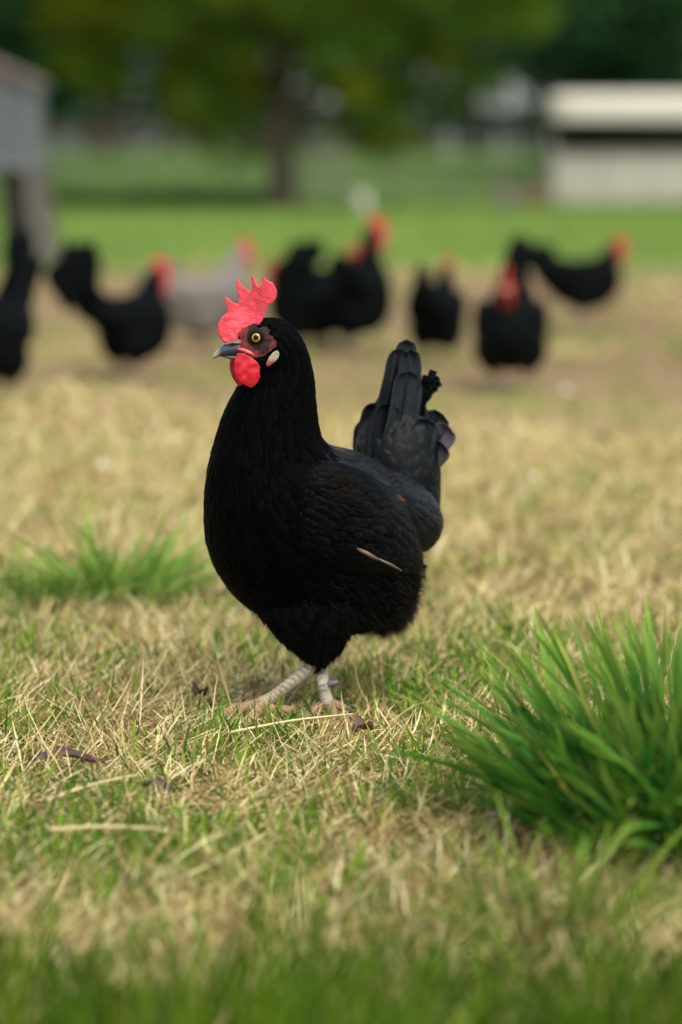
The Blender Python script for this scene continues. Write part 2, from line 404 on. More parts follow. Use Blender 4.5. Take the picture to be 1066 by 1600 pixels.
# tall soft blades right in front of the lens
p = field_points(1.10, 1.85, 15000, lambda d: .16 * d + .35); n = len(p); dd = p[:, 1] + 2.6
p = p[rng.random(n) < np.clip((1.80 - dd) / .22, 0, 1) * np.clip(vnoise(p[:, 0], p[:, 1], 6, 4) * 1.6, .2, 1)]; n = len(p)
V, F, C = ribbons(p, rng.uniform(.04, .10, n) * np.interp(p[:, 1] + 2.6, [1.3, 1.8], [1.15, .6]), rng.uniform(.003, .006, n), rng.uniform(0, 6.28, n), rng.uniform(.05, .7, n), rng.normal(.5, .4, n), palette([(.05,.11,.005),(.075,.14,.006),(.045,.09,.005),(.10,.16,.014)], n), 4)
tag(mesh('foreground_grass', V, F, M_blade, col=C), 'tall blurred green grass along the near edge of the yard', 'grass', kind='stuff')

def tuft(name, c, n, rad, L, W, lean0, colr, label, up=.0, seg=5, cat='grass tuft'):
    a = rng.uniform(0, 6.28, n); r = rad * np.sqrt(rng.random(n))
    p = np.column_stack([np.cos(a) * r, np.sin(a) * r, np.full(n, -.004)])
    az = a + rng.normal(0, .75, n); lean = (r / rad * lean0 + rng.normal(0, .16, n)).clip(.02, 1.0)
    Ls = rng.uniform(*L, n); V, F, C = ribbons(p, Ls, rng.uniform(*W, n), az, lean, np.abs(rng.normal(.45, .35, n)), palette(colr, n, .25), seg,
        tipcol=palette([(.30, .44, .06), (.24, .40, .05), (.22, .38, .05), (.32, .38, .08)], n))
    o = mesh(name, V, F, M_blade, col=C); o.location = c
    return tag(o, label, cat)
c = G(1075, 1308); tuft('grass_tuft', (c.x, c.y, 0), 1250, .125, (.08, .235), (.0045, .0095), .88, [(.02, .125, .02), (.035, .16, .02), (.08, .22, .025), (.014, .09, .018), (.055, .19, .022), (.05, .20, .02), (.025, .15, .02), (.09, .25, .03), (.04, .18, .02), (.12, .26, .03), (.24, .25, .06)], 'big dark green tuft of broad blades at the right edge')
c = G(170, 945); tuft('grass_tuft', (c.x, c.y, 0), 300, .075, (.06, .18), (.003, .006), 1.1, [(.14, .27, .04), (.18, .32, .05), (.12, .23, .04)], 'soft bright green tuft left of the walking hen')
c = G(60, 950); tuft('grass_tuft', (c.x, c.y, 0), 150, .07, (.04, .09), (.003, .006), .9, LIME, 'low green tuft at the left edge behind the dry turf')
c = G(860, 1470); tuft('grass_tuft', (c.x, c.y, 0), 90, .06, (.06, .12), (.003, .005), .8, [(.13, .20, .03), (.16, .23, .04)], 'sparse pale green tuft low in front of the big dark tuft')

p = field_points(.85, 1.50, 760, lambda d: .16 * d + .25); n = len(p)
p = p[rng.random(n) < .2 + .8 * (vnoise(p[:, 0], p[:, 1], 9, 12) > .45)]; n = len(p); dd = p[:, 1] + 2.6
V, F, C = ribbons(p, (.635 - .37 * dd) * rng.uniform(.7, 1.42, n), rng.uniform(.004, .008, n), rng.uniform(0, 6.28, n), rng.uniform(.05, .35, n), rng.normal(.4, .3, n), palette([(.06,.13,.004),(.09,.165,.005),(.045,.10,.004),(.13,.20,.012)], n), 5)
tag(mesh('tall_grass', V, F, M_blade, col=C), 'tall green blades standing closest to the viewer along the bottom', 'grass', kind='stuff')

# long loose stalks
def stalk(px0, py0, px1, py1, label, z=.02, r=.0014):
    a, b = G(px0, py0), G(px1, py1); a.z = z * .7; b.z = z; m = (a + b) / 2 + Vector((0, .003, .002))
    o = MB().tube([tuple(v) for v in catmull([a, m, b], 9)], np.linspace(r * 1.3, r * .6, 9), 6).build('straw_stalk', M_stalk, smooth=True)
    return tag(o, label, 'straw')
M_stalk = mat('stalk', (.62, .5, .26), rough=.5, var=.15, nscale=60)
stalk(360, 1178, 552, 1162, 'long pale straw stalk lying in front of the hen\'s feet', .030)
stalk(75, 1338, 255, 1352, 'long blurred straw stalk lying in the lower left turf', .03, .002)
stalk(75, 1285, 215, 1262, 'thin straw stalk beside the dark leaf', .03)

# dark leaves and litter
def leaf(px, py, ln, wd, rz, colr, label, name='fallen_leaf', cat='leaf', curl=.3, lift=.015):
    c = G(px, py); V, F = [], []; n = 11; k = 5
    for i in range(n):
        t = i / (n - 1); w = wd * (math.sin(math.pi * min(1, t * .97 + .03)) ** .7) * (1 + .12 * math.sin(t * 19))
        for j in range(k):
            s = (j / (k - 1) - .5) * 2
            V.append(((t - .5) * ln, s * w / 2, lift + curl * wd * s * s * .5 + .25 * wd * math.sin(t * 4) + .002 * math.sin(9 * t + 4 * s)))
    for i in range(n - 1):
        for j in range(k - 1): a = i * k + j; F.append((a, a+1, a+k+1, a+k))
    o = mesh(name, V, F, mat('leaf_' + name, colr, rough=.6, var=.35, nscale=70, bump=.4, bscale=200)); o.location = (c.x, c.y, 0); o.rotation_euler = (.12, 0, rz)
    m = o.modifiers.new('t', 'SOLIDIFY'); m.thickness = .0006
    return tag(o, label, cat)
leaf(105, 1212, .075, .022, .1, (.075, .035, .035), 'dark purplish brown feather lying on the dry turf at left', 'fallen_feather', 'feather')
leaf(250, 1254, .032, .014, -.3, (.035, .02, .022), 'small dark curled leaf right of the fallen brown feather')
leaf(310, 1108, .022, .018, .9, (.06, .03, .015), 'dark brown crumpled leaf left of the hen\'s front toe', curl=.9)
leaf(566, 1168, .026, .02, .5, (.10, .055, .03), 'brown crumpled leaf in the turf right of the long stalk', curl=.9)
leaf(368, 946, .055, .014, -.05, (.10, .08, .055), 'dull grey brown leaf behind the hen below its breast')
leaf(940, 702, .05, .04, .2, (.09, .055, .035), 'brown clod of dead leaf out on the yard at right')
for px, py, s, lab in ((163, 757, .022, 'white downy feather on the yard left of the hen'), (887, 634, .026, 'white downy feather far out on the yard at right'), (832, 772, .014, 'tiny pale feather scrap on the yard right of the hen')):
    leaf(px, py, s, s * .8, .4, (.8, .78, .74), lab, 'white_feather', 'feather', .8, .03)

# ------------------------------------------------------------------ the walking hen
hen = empty('hen', (0, 0, 0)); tag(hen, 'sharp black hen with a red comb walking in front', 'hen')
BLK = np.array([.0050, .0068, .0074])
def D3(px, py, y): return tuple(P(px, py, y))
def sec(a, b, w, y, y2=None): return (D3(a[0], a[1], y), D3(b[0], b[1], y if y2 is None else y2), w)
neck = Loft([
    sec((373,523),(366,556),.0075,-.090), sec((378,516),(370,572),.0120,-.088), sec((393,507),(384,592),.0165,-.085), sec((415,499),(392,600),.0185,-.082),
    sec((442,502),(388,603),.0195,-.079), sec((463,519),(372,612),.0215,-.077), sec((479,549),(361,628),.0250,-.073), sec((489,590),(350,650),.0310,-.069),
    sec((493,635),(338,688),.0400,-.063), sec((500,680),(326,735),.0510,-.055), sec((520,706),(321,795),.0640,-.045), sec((548,717),(326,855),.0750,-.032),
    sec((575,722),(350,908),.0830,-.014), sec((603,735),(395,950),.0860,.005), sec((622,755),(455,972),.0800,.020), sec((632,785),(520,984),.0700,.034),
    sec((638,820),(572,978),.0540,.046), sec((638,855),(606,962),.0380,.054), sec((636,885),(626,930),.0180,.060)], nr=150, nt_=64)
thigh = Loft([sec((395,880),(540,880),.030,-.022), sec((398,925),(560,925),.034,-.026), sec((405,955),(560,950),.033,-.026), sec((425,980),(552,972),.029,-.022),
    sec((447,1003),(543,993),.022,-.016), sec((470,1023),(530,1016),.016,-.011), sec((484,1033),(513,1031),.009,-.008)], nr=50, nt_=40)
thigh2 = Loft([sec((430,900),(560,900),.030,.045), sec((440,950),(570,950),.030,.042), sec((455,985),(552,980),.024,.034), sec((480,1012),(535,1008),.015,.026), sec((494,1026),(520,1024),.008,.022)], nr=40, nt_=32)
saddle = Loft([sec((520,712),(540,800),.030,-.005), sec((565,722),(575,835),.045,.020), sec((607,735),(605,852),.050,.042), sec((640,752),(632,860),.046,.060),
    sec((665,775),(650,858),.034,.075), sec((680,800),(668,840),.018,.085)], nr=60, nt_=44)
tailb = Loft([sec((628,845),(660,842),.016,.085), sec((592,800),(683,806),.030,.085), sec((566,745),(686,752),.038,.085), sec((558,705),(683,705),.036,.088),
    sec((564,672),(684,672),.028,.092), sec((582,640),(668,645),.018,.097), sec((602,612),(650,620),.008,.100)], nr=60, nt_=44)
rump = Loft([sec((590,830),(640,820),.03,.05), sec((575,880),(642,866),.032,.050), sec((568,925),(640,912),.030,.050), sec((572,962),(640,948),.022,.050), sec((590,974),(626,966),.008,.050)], nr=40, nt_=36)
V, F = [], []
for L in (neck, thigh, thigh2, saddle, tailb, rump):
    v, f = L.VF(); n = len(V); V += v; F += [tuple(i + n for i in q) for q in f]
body = mesh('body', V, F, M_down, hen); remesh(body, .0028, 8)

def eyepos(): return np.array(D3(400, 528, -.0995))
EYE = eyepos()
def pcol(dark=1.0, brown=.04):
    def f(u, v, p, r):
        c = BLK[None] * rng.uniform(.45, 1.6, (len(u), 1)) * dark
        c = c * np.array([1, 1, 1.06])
        b = rng.random(len(u)) < brown; c[b] = np.array([.030, .015, .009]) * rng.uniform(.6, 1.2, (b.sum(), 1))
        for q, rad, cc in ((D3(596, 778, -.02), .011, (.22, .07, .03)), (D3(520, 756, -.10), .009, (.010, .0065, .004))):
            m = np.linalg.norm(p - np.array(q), axis=1) < rad * 1.4; c[m] = np.array(cc) * rng.uniform(.3, 1.1, (m.sum(), 1))
        return c
    return f
def keep_head(u, v, p, n):
    # bare face: round the eye, down to the beak and the wattles
    q = p - EYE; d = np.sqrt(((q[:, 0] + .003) / .0215) ** 2 + ((q[:, 2] + .005) / .0175) ** 2) + .5 * (vnoise(p[:, 0], p[:, 2], 230, 2) - .5)
    front = (p[:, 0] < D3(383, 540, -.09)[0]) & (p[:, 2] > D3(383, 590, -.09)[2])
    return ~((d < 1.0) | front) & ((u is None) | (np.zeros(len(p)) if u is None else u < .88).astype(bool))
fl, fd = [], []
back = lambda u, n: (u > .50) & (n[:, 2] > .25 + .25 * np.sin(u * 40))  # upward-facing back feathers get lighter tones: sky sheen put into the colour
nsz = lambda u: (np.interp(u, [0, .25, .45, .6, 1], [.007, .012, .024, .024, .028]), np.interp(u, [0, .25, .45, .6, 1], [.0030, .0042, .0075, .011, .014]))
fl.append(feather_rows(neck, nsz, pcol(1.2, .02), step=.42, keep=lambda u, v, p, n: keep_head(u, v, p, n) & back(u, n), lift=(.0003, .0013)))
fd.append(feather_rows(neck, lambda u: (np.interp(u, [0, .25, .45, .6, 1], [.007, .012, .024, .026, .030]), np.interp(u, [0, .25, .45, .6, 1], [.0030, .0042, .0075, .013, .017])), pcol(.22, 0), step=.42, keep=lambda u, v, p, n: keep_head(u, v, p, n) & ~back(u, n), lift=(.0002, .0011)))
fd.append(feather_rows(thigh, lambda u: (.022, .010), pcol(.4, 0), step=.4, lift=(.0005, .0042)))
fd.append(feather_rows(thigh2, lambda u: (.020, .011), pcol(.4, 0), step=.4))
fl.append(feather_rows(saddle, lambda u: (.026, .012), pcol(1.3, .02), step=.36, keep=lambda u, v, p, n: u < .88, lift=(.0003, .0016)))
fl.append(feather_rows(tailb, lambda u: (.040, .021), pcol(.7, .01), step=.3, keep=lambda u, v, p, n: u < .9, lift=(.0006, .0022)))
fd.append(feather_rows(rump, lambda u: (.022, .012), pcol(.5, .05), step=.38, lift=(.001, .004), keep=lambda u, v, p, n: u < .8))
V, F, C = join_arrays(fl)
tag(mesh('plumage', V, F, M_plume, hen, col=C), kind='stuff')
V, F, C = join_arrays(fd)
tag(mesh('hackle', V, F, M_hackle, hen, col=C), kind='stuff')

# folded wings
bx, bn = np.array([.88, .475, 0]), np.array([-.475, .88, 0])
wing_secs = [((424,755),(418,790),.008,-.080), ((455,740),(443,835),.012,-.088), ((495,724),(480,870),.016,-.093), ((540,730),(525,888),.020,-.082),
    ((578,748),(570,895),.024,-.066), ((608,775),(605,900),.020,-.040), ((632,812),(630,898),.014,-.016), ((646,848),(645,892),.008,.002), ((652,872),(652,888),.003,.012)]
def mirror(p, c=np.array([0., .01, 0])):
    p = np.array(p); return tuple(p - 2 * ((p - c) @ bn) * bn)
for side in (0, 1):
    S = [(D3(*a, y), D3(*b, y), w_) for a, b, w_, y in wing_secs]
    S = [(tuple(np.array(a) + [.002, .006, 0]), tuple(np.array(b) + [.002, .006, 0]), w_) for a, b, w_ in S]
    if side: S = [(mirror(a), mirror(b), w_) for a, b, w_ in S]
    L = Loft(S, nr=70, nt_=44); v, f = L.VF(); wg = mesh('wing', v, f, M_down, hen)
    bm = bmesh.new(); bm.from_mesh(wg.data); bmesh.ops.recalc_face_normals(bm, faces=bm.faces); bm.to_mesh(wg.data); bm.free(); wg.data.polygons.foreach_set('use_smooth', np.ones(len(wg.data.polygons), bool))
    V, F, C = feather_rows(L, lambda u: (np.interp(u, [0, .45, .6, 1], [.014, .019, .042, .055]), np.interp(u, [0, .45, .6, 1], [.009, .0115, .015, .016])), lambda u, v, p, r_: pcol(.75, 0)(u, v, p, r_) * np.interp(u, [0, .3, .6], [.25, .5, 1])[:, None], keep=lambda u, v, p, n: u < .9, step=.4, lift=(.0003, .0013), jit=.1)  # feather colour fades towards the wing front, shade painted in to blend with the breast
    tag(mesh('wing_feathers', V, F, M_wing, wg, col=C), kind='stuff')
# pale broken shaft sticking out under the wing
q = MB().tube([D3(558, 857, -.098), D3(572, 864, -.100), D3(590, 874, -.098)], [.0012, .0026, .0018], 7)
q.tube([D3(591, 873, -.099), D3(610, 882, -.094), D3(628, 892, -.080)], [.0011, .0016, .0007], 6)
o = q.build('broken_quill', mat('quill', (.12, .08, .045), rough=.5, var=.3, nscale=200), hen, smooth=True); o['label'] = 'pale brown broken quill under the wing'

# tail feathers
def tail_feather(pts, width, depth, tint, cup=.25, twist=0., fray=0, tipround=.5, name='tail_feather', teeth=.06):
    n, k = 22, 9
    C = catmull([D3(x, y, d) for (x, y), d in zip(pts, depth)], n); T = np.gradient(C, axis=0); T /= np.linalg.norm(T, axis=1)[:, None]
    V = np.zeros((n, k, 3)); cc = np.zeros((n, k, 3)); ph = random.uniform(0, 6)
    for i in range(n):
        t = i / (n - 1); tw = twist * t
        sidev = np.cross(T[i], [math.sin(tw) * 1.0 + .35, -math.cos(tw), 0.1]); sidev /= np.linalg.norm(sidev); nn = np.cross(sidev, T[i])
        w_ = width * (min(1, .45 + t * 1.6)) * (1 if t < 1 - tipround * .4 else math.sqrt(max(0.0, 1 - ((t - (1 - tipround * .4)) / (tipround * .4)) ** 2)) * .98 + .02)
        for j in range(k):
            s = (j / (k - 1) - .5) * 2
            notch = 1 - (teeth * abs(math.sin(13 * t + ph + 4 * (s > 0))) * (.5 + random.random() * .5) if abs(s) > .9 else 0)
            V[i, j] = C[i] + sidev * s * w_ / 2 * notch + nn * (cup * width * (s * s - .3) * .5 + .0007 * math.sin(9 * t + 3 * s + ph))
            base = np.array(tint) * (1 + .12 * abs(s) ** 3 + .35 * t)
            cc[i, j] = base * (.6 if j == k // 2 else random.uniform(.85, 1.1))
    ii, jj = np.meshgrid(np.arange(n-1), np.arange(k-1), indexing='ij'); a = (ii * k + jj).ravel()
    F = np.stack([a, a+1, a+k+1, a+k], 1)
    o = mesh(name, V.reshape(-1, 3), F, M_tail, hen, col=cc.reshape(-1, 3))
    m = o.modifiers.new('t', 'SOLIDIFY'); m.thickness = .0005
    # central shaft
    sh = MB().tube([tuple(C[i] + np.array([0, -.0006, 0])) for i in range(0, n - 3, 3)], np.linspace(.0011, .0004, len(range(0, n - 3, 3))), 5).build('shaft', M_down, o, smooth=True)
    return o
g1, g2, g3 = (.012, .016, .020), (.020, .020, .025), (.007, .009, .011)
tail_feather([(612,735),(615,660),(628,590),(634,531)], .028, (.085,.085,.088,.09), g2, .35)
tail_feather([(600,735),(602,660),(614,600),(626,545)], .030, (.08,.078,.08,.084), g1, .5)
tail_feather([(625,740),(630,670),(637,610),(640,546)], .028, (.078,.076,.08,.085), g1, .45)
tail_feather([(618,745),(620,690),(630,640),(638,580)], .036, (.07,.066,.07,.075), g1, .4)
tail_feather([(590,735),(578,700),(580,665),(592,630)], .034, (.095,.1,.1,.1), g2, .5)
tail_feather([(585,740),(572,715),(568,690),(575,655)], .030, (.1,.105,.11,.11), g2, .5)
tail_feather([(605,750),(595,710),(598,675),(608,632)], .034, (.066,.062,.064,.07), g3, .45)
tail_feather([(640,745),(655,700),(672,670),(690,648)], .032, (.085,.09,.095,.1), g2, .45)
tail_feather([(642,750),(662,712),(682,690),(701,668)], .032, (.08,.08,.085,.09), (.05, .048, .056), .35)
tail_feather([(642,760),(660,730),(676,712),(692,695)], .030, (.075,.074,.076,.08), g2, .4)
tail_feather([(630,750),(640,715),(655,690),(668,655)], .032, (.07,.066,.068,.072), g1, .45)



# dark frayed curled plumes in the notch of the tail
ftips = [(684,588),(678,582),(688,598),(672,580),(683,606),(676,612),(664,586),(670,602),(686,592),(667,612),(660,598)]
for i, (tx, ty) in enumerate(ftips):
    b = (652 + i % 4 * 3, 650 - i % 3 * 6); m_ = ((b[0] + tx) / 2 - 5 + i % 3 * 2, (b[1] + ty) / 2 - 4)
    if i % 2 and i < 8: tx += 3; ty -= 2
    tail_feather([b, m_, ((m_[0] + tx) / 2 + 1, (m_[1] + ty) / 2 - 3), (tx, ty)], random.uniform(.0055, .009), (.08, .078, .075 + i % 3 * .003, .074 + i % 3 * .004), (.005, .006, .007), .5, .6, tipround=.12, name='curled_plume', teeth=.45)

# loose down strands on rump, belly, tail root
def strands(L, n, urange, length, keep=None, cols=((.012, .012, .013), (.05, .028, .02)), wid=.0005):
    u = rng.uniform(*urange, n); v = rng.random(n); Ps, Pt, nn = L.frame(u, v); p = L.at(u, v)
    if keep is not None: m = keep(p, nn); u, v, Ps, nn, p = u[m], v[m], Ps[m], nn[m], p[m]
    n = len(u); d = Ps / np.linalg.norm(Ps, axis=1)[:, None] * .8 + nn * rng.uniform(.15, .8, n)[:, None] + rng.normal(0, .3, (n, 3)); d /= np.linalg.norm(d, axis=1)[:, None]
    ln = rng.uniform(*length, n)[:, None]; s = np.cross(d, rng.normal(0, 1, (n, 3))); s /= np.linalg.norm(s, axis=1)[:, None] + 1e-9
    droop = np.array([0, 0, -.25]) * ln
    V = np.stack([p - s * wid, p + s * wid, p + d * ln * .5 + s * wid * .7, p + d * ln * .5 - s * wid * .7, p + d * ln + droop], 1)
    T = np.array([(0,1,2),(0,2,3),(3,2,4)]); F = (np.arange(n)[:, None, None] * 5 + T[None]).reshape(-1, 3)
    C = np.asarray(cols)[rng.integers(0, len(cols), n)]; C = np.repeat(C[:, None], 5, 1).reshape(-1, 3)
    return V.reshape(-1, 3), F, C
dn = [strands(rump, 12000, (.1, 1), (.008, .021), cols=((.008,.008,.009), (.06,.036,.026), (.012,.010,.009)), wid=.0003), strands(thigh, 3500, (.1, .97), (.004, .012), wid=.00026, cols=((.006,.007,.007),)), strands(neck, 8000, (.70, 1), (.006, .016), wid=.00028, cols=((.006,.007,.007), (.02,.013,.01))),
      strands(neck, 2600, (.0, .30), (.002, .0045), keep=lambda p, n: keep_head(None, None, p, n), wid=.00016, cols=((.004, .004, .005),)),
      strands(neck, 5000, (.0, .22), (.0015, .0035), keep=lambda p, n: ~keep_head(None, None, p, n) & (p[:, 2] > EYE[2] + .0085 - .5 * (p[:, 0] - EYE[0])) & (p[:, 0] > EYE[0] - .016), wid=.00016, cols=((.004, .004, .005),)),
      strands(tailb, 900, (.1, .6), (.006, .016), cols=((.03,.02,.02), (.12,.07,.05)), wid=.0002, keep=lambda p, n: p[:, 0] < D3(575, 700, .08)[0])]
V, F, C = join_arrays(dn); tag(mesh('down', V, F, M_fuzz, hen, col=C, smooth=False), kind='stuff')

# bare red face either side of the head
def face_patch(side):
    n, m = 26, 26; V = []; C = []
    us, vs = np.meshgrid(np.linspace(0.005, .30, 150), np.linspace(0, 1, 256, endpoint=False), indexing='ij')
    p = neck.at(us, vs); _, _, nn = neck.frame(us, vs)
    ok = ~keep_head(None, None, p.reshape(-1, 3), None).reshape(us.shape)
    yc = -.0835; ok &= (p[..., 1] < yc + .001) if side == 0 else (p[..., 1] > yc - .001)
    noi = np.array([mnoise.noise(Vector(q) * 260) for q in p.reshape(-1, 3)]).reshape(us.shape)
    n2 = np.array([mnoise.noise(Vector(q) * 90 + Vector((9, 0, 0))) for q in p.reshape(-1, 3)]).reshape(us.shape)
    pos = p + nn * (.0011 + .0006 * noi)[..., None]
    idx = -np.ones(us.shape, int); k = 0; V = []; C = []
    q = p - EYE; dist = np.sqrt(q[..., 0] ** 2 + q[..., 2] ** 2); low = np.clip((-q[..., 2] - .002) / .014, 0, 1) * np.clip((-q[..., 0] + .006) / .02, 0, 1); fr = np.clip((-q[..., 0] - .004) / .012, 0, 1)
    for i in range(us.shape[0]):
        for j in range(us.shape[1]):
            if ok[i, j]:
                idx[i, j] = k; k += 1; V.append(pos[i, j])
                f = np.clip(-.08 + .62 * max(low[i, j], fr[i, j]) + .55 * n2[i, j] + .2 * noi[i, j], 0, 1)
                c = np.array([.028, .013, .010]) * (1 - f) + np.array([.36, .05, .045]) * f
                if dist[i, j] < .0095: c = np.array([.006, .005, .005])
                C.append(c)
    F = []
    for i in range(us.shape[0] - 1):
        for j in range(us.shape[1]):
            a, b, c, d = idx[i, j], idx[i, (j+1) % 256], idx[i+1, (j+1) % 256], idx[i+1, j]
            if min(a, b, c, d) >= 0: F.append((a, b, c, d))
    o = mesh('face_skin', V, F, M_face, hen, col=np.array(C)); return o
face_patch(0); face_patch(1)

def cap(c, nrm, r, a0, a1, name, m, parent, n=32, k=6):       # band of a sphere round an axis
    nrm = Vector(nrm).normalized(); u = nrm.cross(Vector((0, 0, 1))).normalized(); v = nrm.cross(u); V, F = [], []
    for i in range(k + 1):
        a = a0 + (a1 - a0) * i / k
        for j in range(n):
            b = 2 * math.pi * j / n; V.append(Vector(c) + nrm * math.cos(a) * r + (u * math.cos(b) + v * math.sin(b)) * math.sin(a) * r)
    for i in range(k):
        for j in range(n): F.append((i*n+j, i*n+(j+1)%n, (i+1)*n+(j+1)%n, (i+1)*n+j))
    if a0 == 0: F.append(tuple(range(n)))
    return mesh(name, V, F, m, parent)
M_lid = mat('eye_rim', (.004, .003, .003), spec=.1, rough=.6, bump=.4, bscale=700)
def eye(c, nrm):
    c = Vector(c); nrm = Vector(nrm).normalized(); R = .0085; cc = c - nrm * .0052
    e = cap(cc, nrm, R, 0, 2.0, 'eye', M_eye, hen, 40, 14)
    cap(cc, nrm, R + .00012, .28, .54, 'iris', M_iris, e); cap(cc, nrm, R + .0002, 0, .305, 'pupil', M_eye, e)
    q = MB(); u = nrm.cross(Vector((0, 0, 1))).normalized(); v = nrm.cross(u); pts = []
    for k in range(25):
        a = 2 * math.pi * k / 24; pts.append(c + nrm * .0012 + (u * math.cos(a) * .0066 + v * math.sin(a) * .0051) + Vector((0,0,0)))
    q.tube([tuple(p_) for p_ in pts], .0011, 8).build('eyelid', M_lid, e, smooth=True)
# near eye sits on the skin of the head at its pixel; the far one opposite
i_ = np.linspace(.02, .3, 60); j_ = np.linspace(0, 1, 200); uu, vv = np.meshgrid(i_, j_); pp = neck.at(uu, vv); tgt = np.array(D3(400, 528, -.098))
for sgn in (-1, 1):
    m_ = ((pp[..., 1] + .0835) * sgn > 0); dd = np.where(m_, np.hypot(pp[..., 0] - tgt[0], pp[..., 2] - tgt[2]), 9)
    a_ = np.unravel_index(np.argmin(dd), dd.shape); nn = neck.frame(uu[a_][None], vv[a_][None])[2][0]
    eye(pp[a_] + nn * .0012, nn * .6 + np.array([-.08, sgn * .6, 0]))

# comb, wattles, ear lobes
def slab(name, pts, y, th, material, vox=.0009, dispw=.0, taper=None, sm=4):
    bm = bmesh.new(); vs = [bm.verts.new(P(x_, y_, y)) for x_, y_ in pts]; f = bm.faces.new(vs)
    r = bmesh.ops.extrude_face_region(bm, geom=[f]); ev = [g for g in r['geom'] if isinstance(g, bmesh.types.BMVert)]
    for v in ev: v.co.y += th / 2
    for v in vs: v.co.y -= th / 2
    bmesh.ops.triangulate(bm, faces=bm.faces[:]); bmesh.ops.recalc_face_normals(bm, faces=bm.faces)
    me = bpy.data.meshes.new(name); bm.to_mesh(me); bm.free(); o = link(name, me, material, hen); remesh(o, vox, sm)
    n = len(o.data.vertices); co = np.empty(n * 3, np.float32); o.data.vertices.foreach_get('co', co); co = co.reshape(-1, 3)
    co[:, :] = taper(co) if taper else co
    o.data.vertices.foreach_set('co', co.ravel()); o.data.update()
    if not o.data.materials: o.data.materials.append(material)
    return o
s4 = lambda L: [(300 + a / 4.1, 400 + b / 4.1) for a, b in L]
s8 = lambda L: [(320 + a / 8.2, 500 + b / 8.2) for a, b in L]
cx0 = D3(380, 530, -.085)
def comb_shape(co):
    z = (co[:, 2] - D3(380, 525, -.085)[2]); t = np.clip(1.9 - z / .022, .75, 2.1)
    nz = np.array([mnoise.noise(Vector(map(float, c_)) * 170) for c_ in co])
    co[:, 1] = -.086 + (co[:, 1] + .086) * t * (1 + .16 * nz) + .0035 * np.sin((co[:, 0]) * 110) * np.clip(z / .03, 0, 1)
    return co
slab('comb', s4([(185,530),(165,480),(170,430),(195,385),(225,365),(228,335),(214,290),(213,264),(226,262),(260,298),(300,312),(300,265),(285,185),(283,157),(295,150),(320,188),(375,235),(386,200),(381,130),(392,122),(415,175),(428,205),(448,170),(452,138),(463,132),(482,155),(520,172),(543,215),(545,258),(520,295),(485,315),(470,350),(458,400),(440,440),(370,460),(320,490),(300,530),(270,560),(230,560),(200,548)]), -.086, .0048, M_comb, vox=.0008, taper=comb_shape, sm=3)
def wat(yc, bulge):
    def f(co):
        c = co.mean(0); r = np.hypot(co[:, 0] - c[0], co[:, 2] - c[2]); nz = np.array([mnoise.noise(Vector(map(float, q)) * 140) for q in co])
        co[:, 1] += bulge * (1 - (r / .028) ** 2) + .0012 * nz; return co
    return f
slab('wattle', s8([(415,425),(385,520),(375,600),(390,700),(440,780),(520,838),(600,866),(650,838),(690,780),(716,725),(705,690),(712,600),(680,540),(600,470),(500,420)]), -.101, .0034, M_wattle, taper=wat(-.101, -.004))
slab('wattle', s8([(340,470),(316,550),(320,640),(350,740),(400,810),(435,858),(475,840),(560,800),(600,600),(540,480),(420,460)]), -.078, .0034, M_wattle, taper=wat(-.078, .003))
for yy, sg in ((-.1035, -1), (-.063, 1)):
    o = slab('earlobe', s8([(785,560),(825,470),(880,410),(930,385),(955,420),(952,480),(900,540),(830,588),(800,598)]), yy, .004, M_lobe, taper=lambda co: co, sm=5)
    co = np.array([v.co[:] for v in o.data.vertices]); lo = D3(418, 563, yy)[2]; f = np.clip((lo - co[:, 2]) / .003 + .5, 0, 1)
    n_ = np.array([mnoise.noise(Vector(q) * 500) for q in co]) * .25 + .8
    C = (np.array([.42, .38, .26])[None] * (1 - f[:, None]) + np.array([.42, .08, .09])[None] * f[:, None]) * n_[:, None]
    at = o.data.color_attributes.new('Col', 'FLOAT_COLOR', 'POINT'); cc = np.ones((len(co), 4), np.float32); cc[:, :3] = C; at.data.foreach_set('color', cc.ravel())

# beak
def beak(name, top, bot, wd, ys, colr):
    S = [(D3(*a, y), D3(*b, y), w_) for a, b, w_, y in zip(top, bot, wd, ys)]
    L = Loft(S, nr=30, nt_=24); v, f = L.VF(); v = np.array(v); x0, x1 = v[:, 0].min(), v[:, 0].max(); t = (v[:, 0] - x0) / (x1 - x0)
    return mesh(name, v, f, M_beak, hen, col=colr(t, v))
def upc(t, v):
    tip = np.clip((.26 - t) / .12, 0, 1)[:, None]; return np.array([.040, .050, .075]) * (1 - tip) + np.array([.30, .27, .15]) * tip
beak('upper_beak', [(384,530),(366,533),(352,538),(342,544),(335,551),(331,559)], [(388,557),(368,556),(354,556),(344,557),(337,560),(331,561)], [.0095,.0085,.0068,.0050,.0032,.0008], [-.087,-.089,-.0905,-.0915,-.0925,-.093], upc)
beak('lower_beak', [(388,554),(368,554),(354,555),(344,556)], [(388,566),(368,563),(354,560),(345,557)], [.0075,.0065,.0045,.0012], [-.087,-.089,-.0905,-.091], lambda t, v: np.repeat(np.array([[.10, .085, .06]]), len(v), 0))
cere = beak('nostril_fold', [(385,526),(372,529),(358,533),(349,537)], [(385,540),(372,541),(360,541),(350,540)], [.0098,.0092,.0080,.0035], [-.087,-.0885,-.090,-.0905], lambda t, v: np.array([.16, .10, .09])[None] * (1 + .0 * t[:, None]))
for s in (-1, 1):
    MB().tube([D3(372, 537, -.089 + s * .0088), D3(364, 537, -.0895 + s * .0088), D3(358, 538, -.09 + s * .0082)], [.0004, .0011, .0004], 8).build('nostril', M_eye, cere, smooth=True)
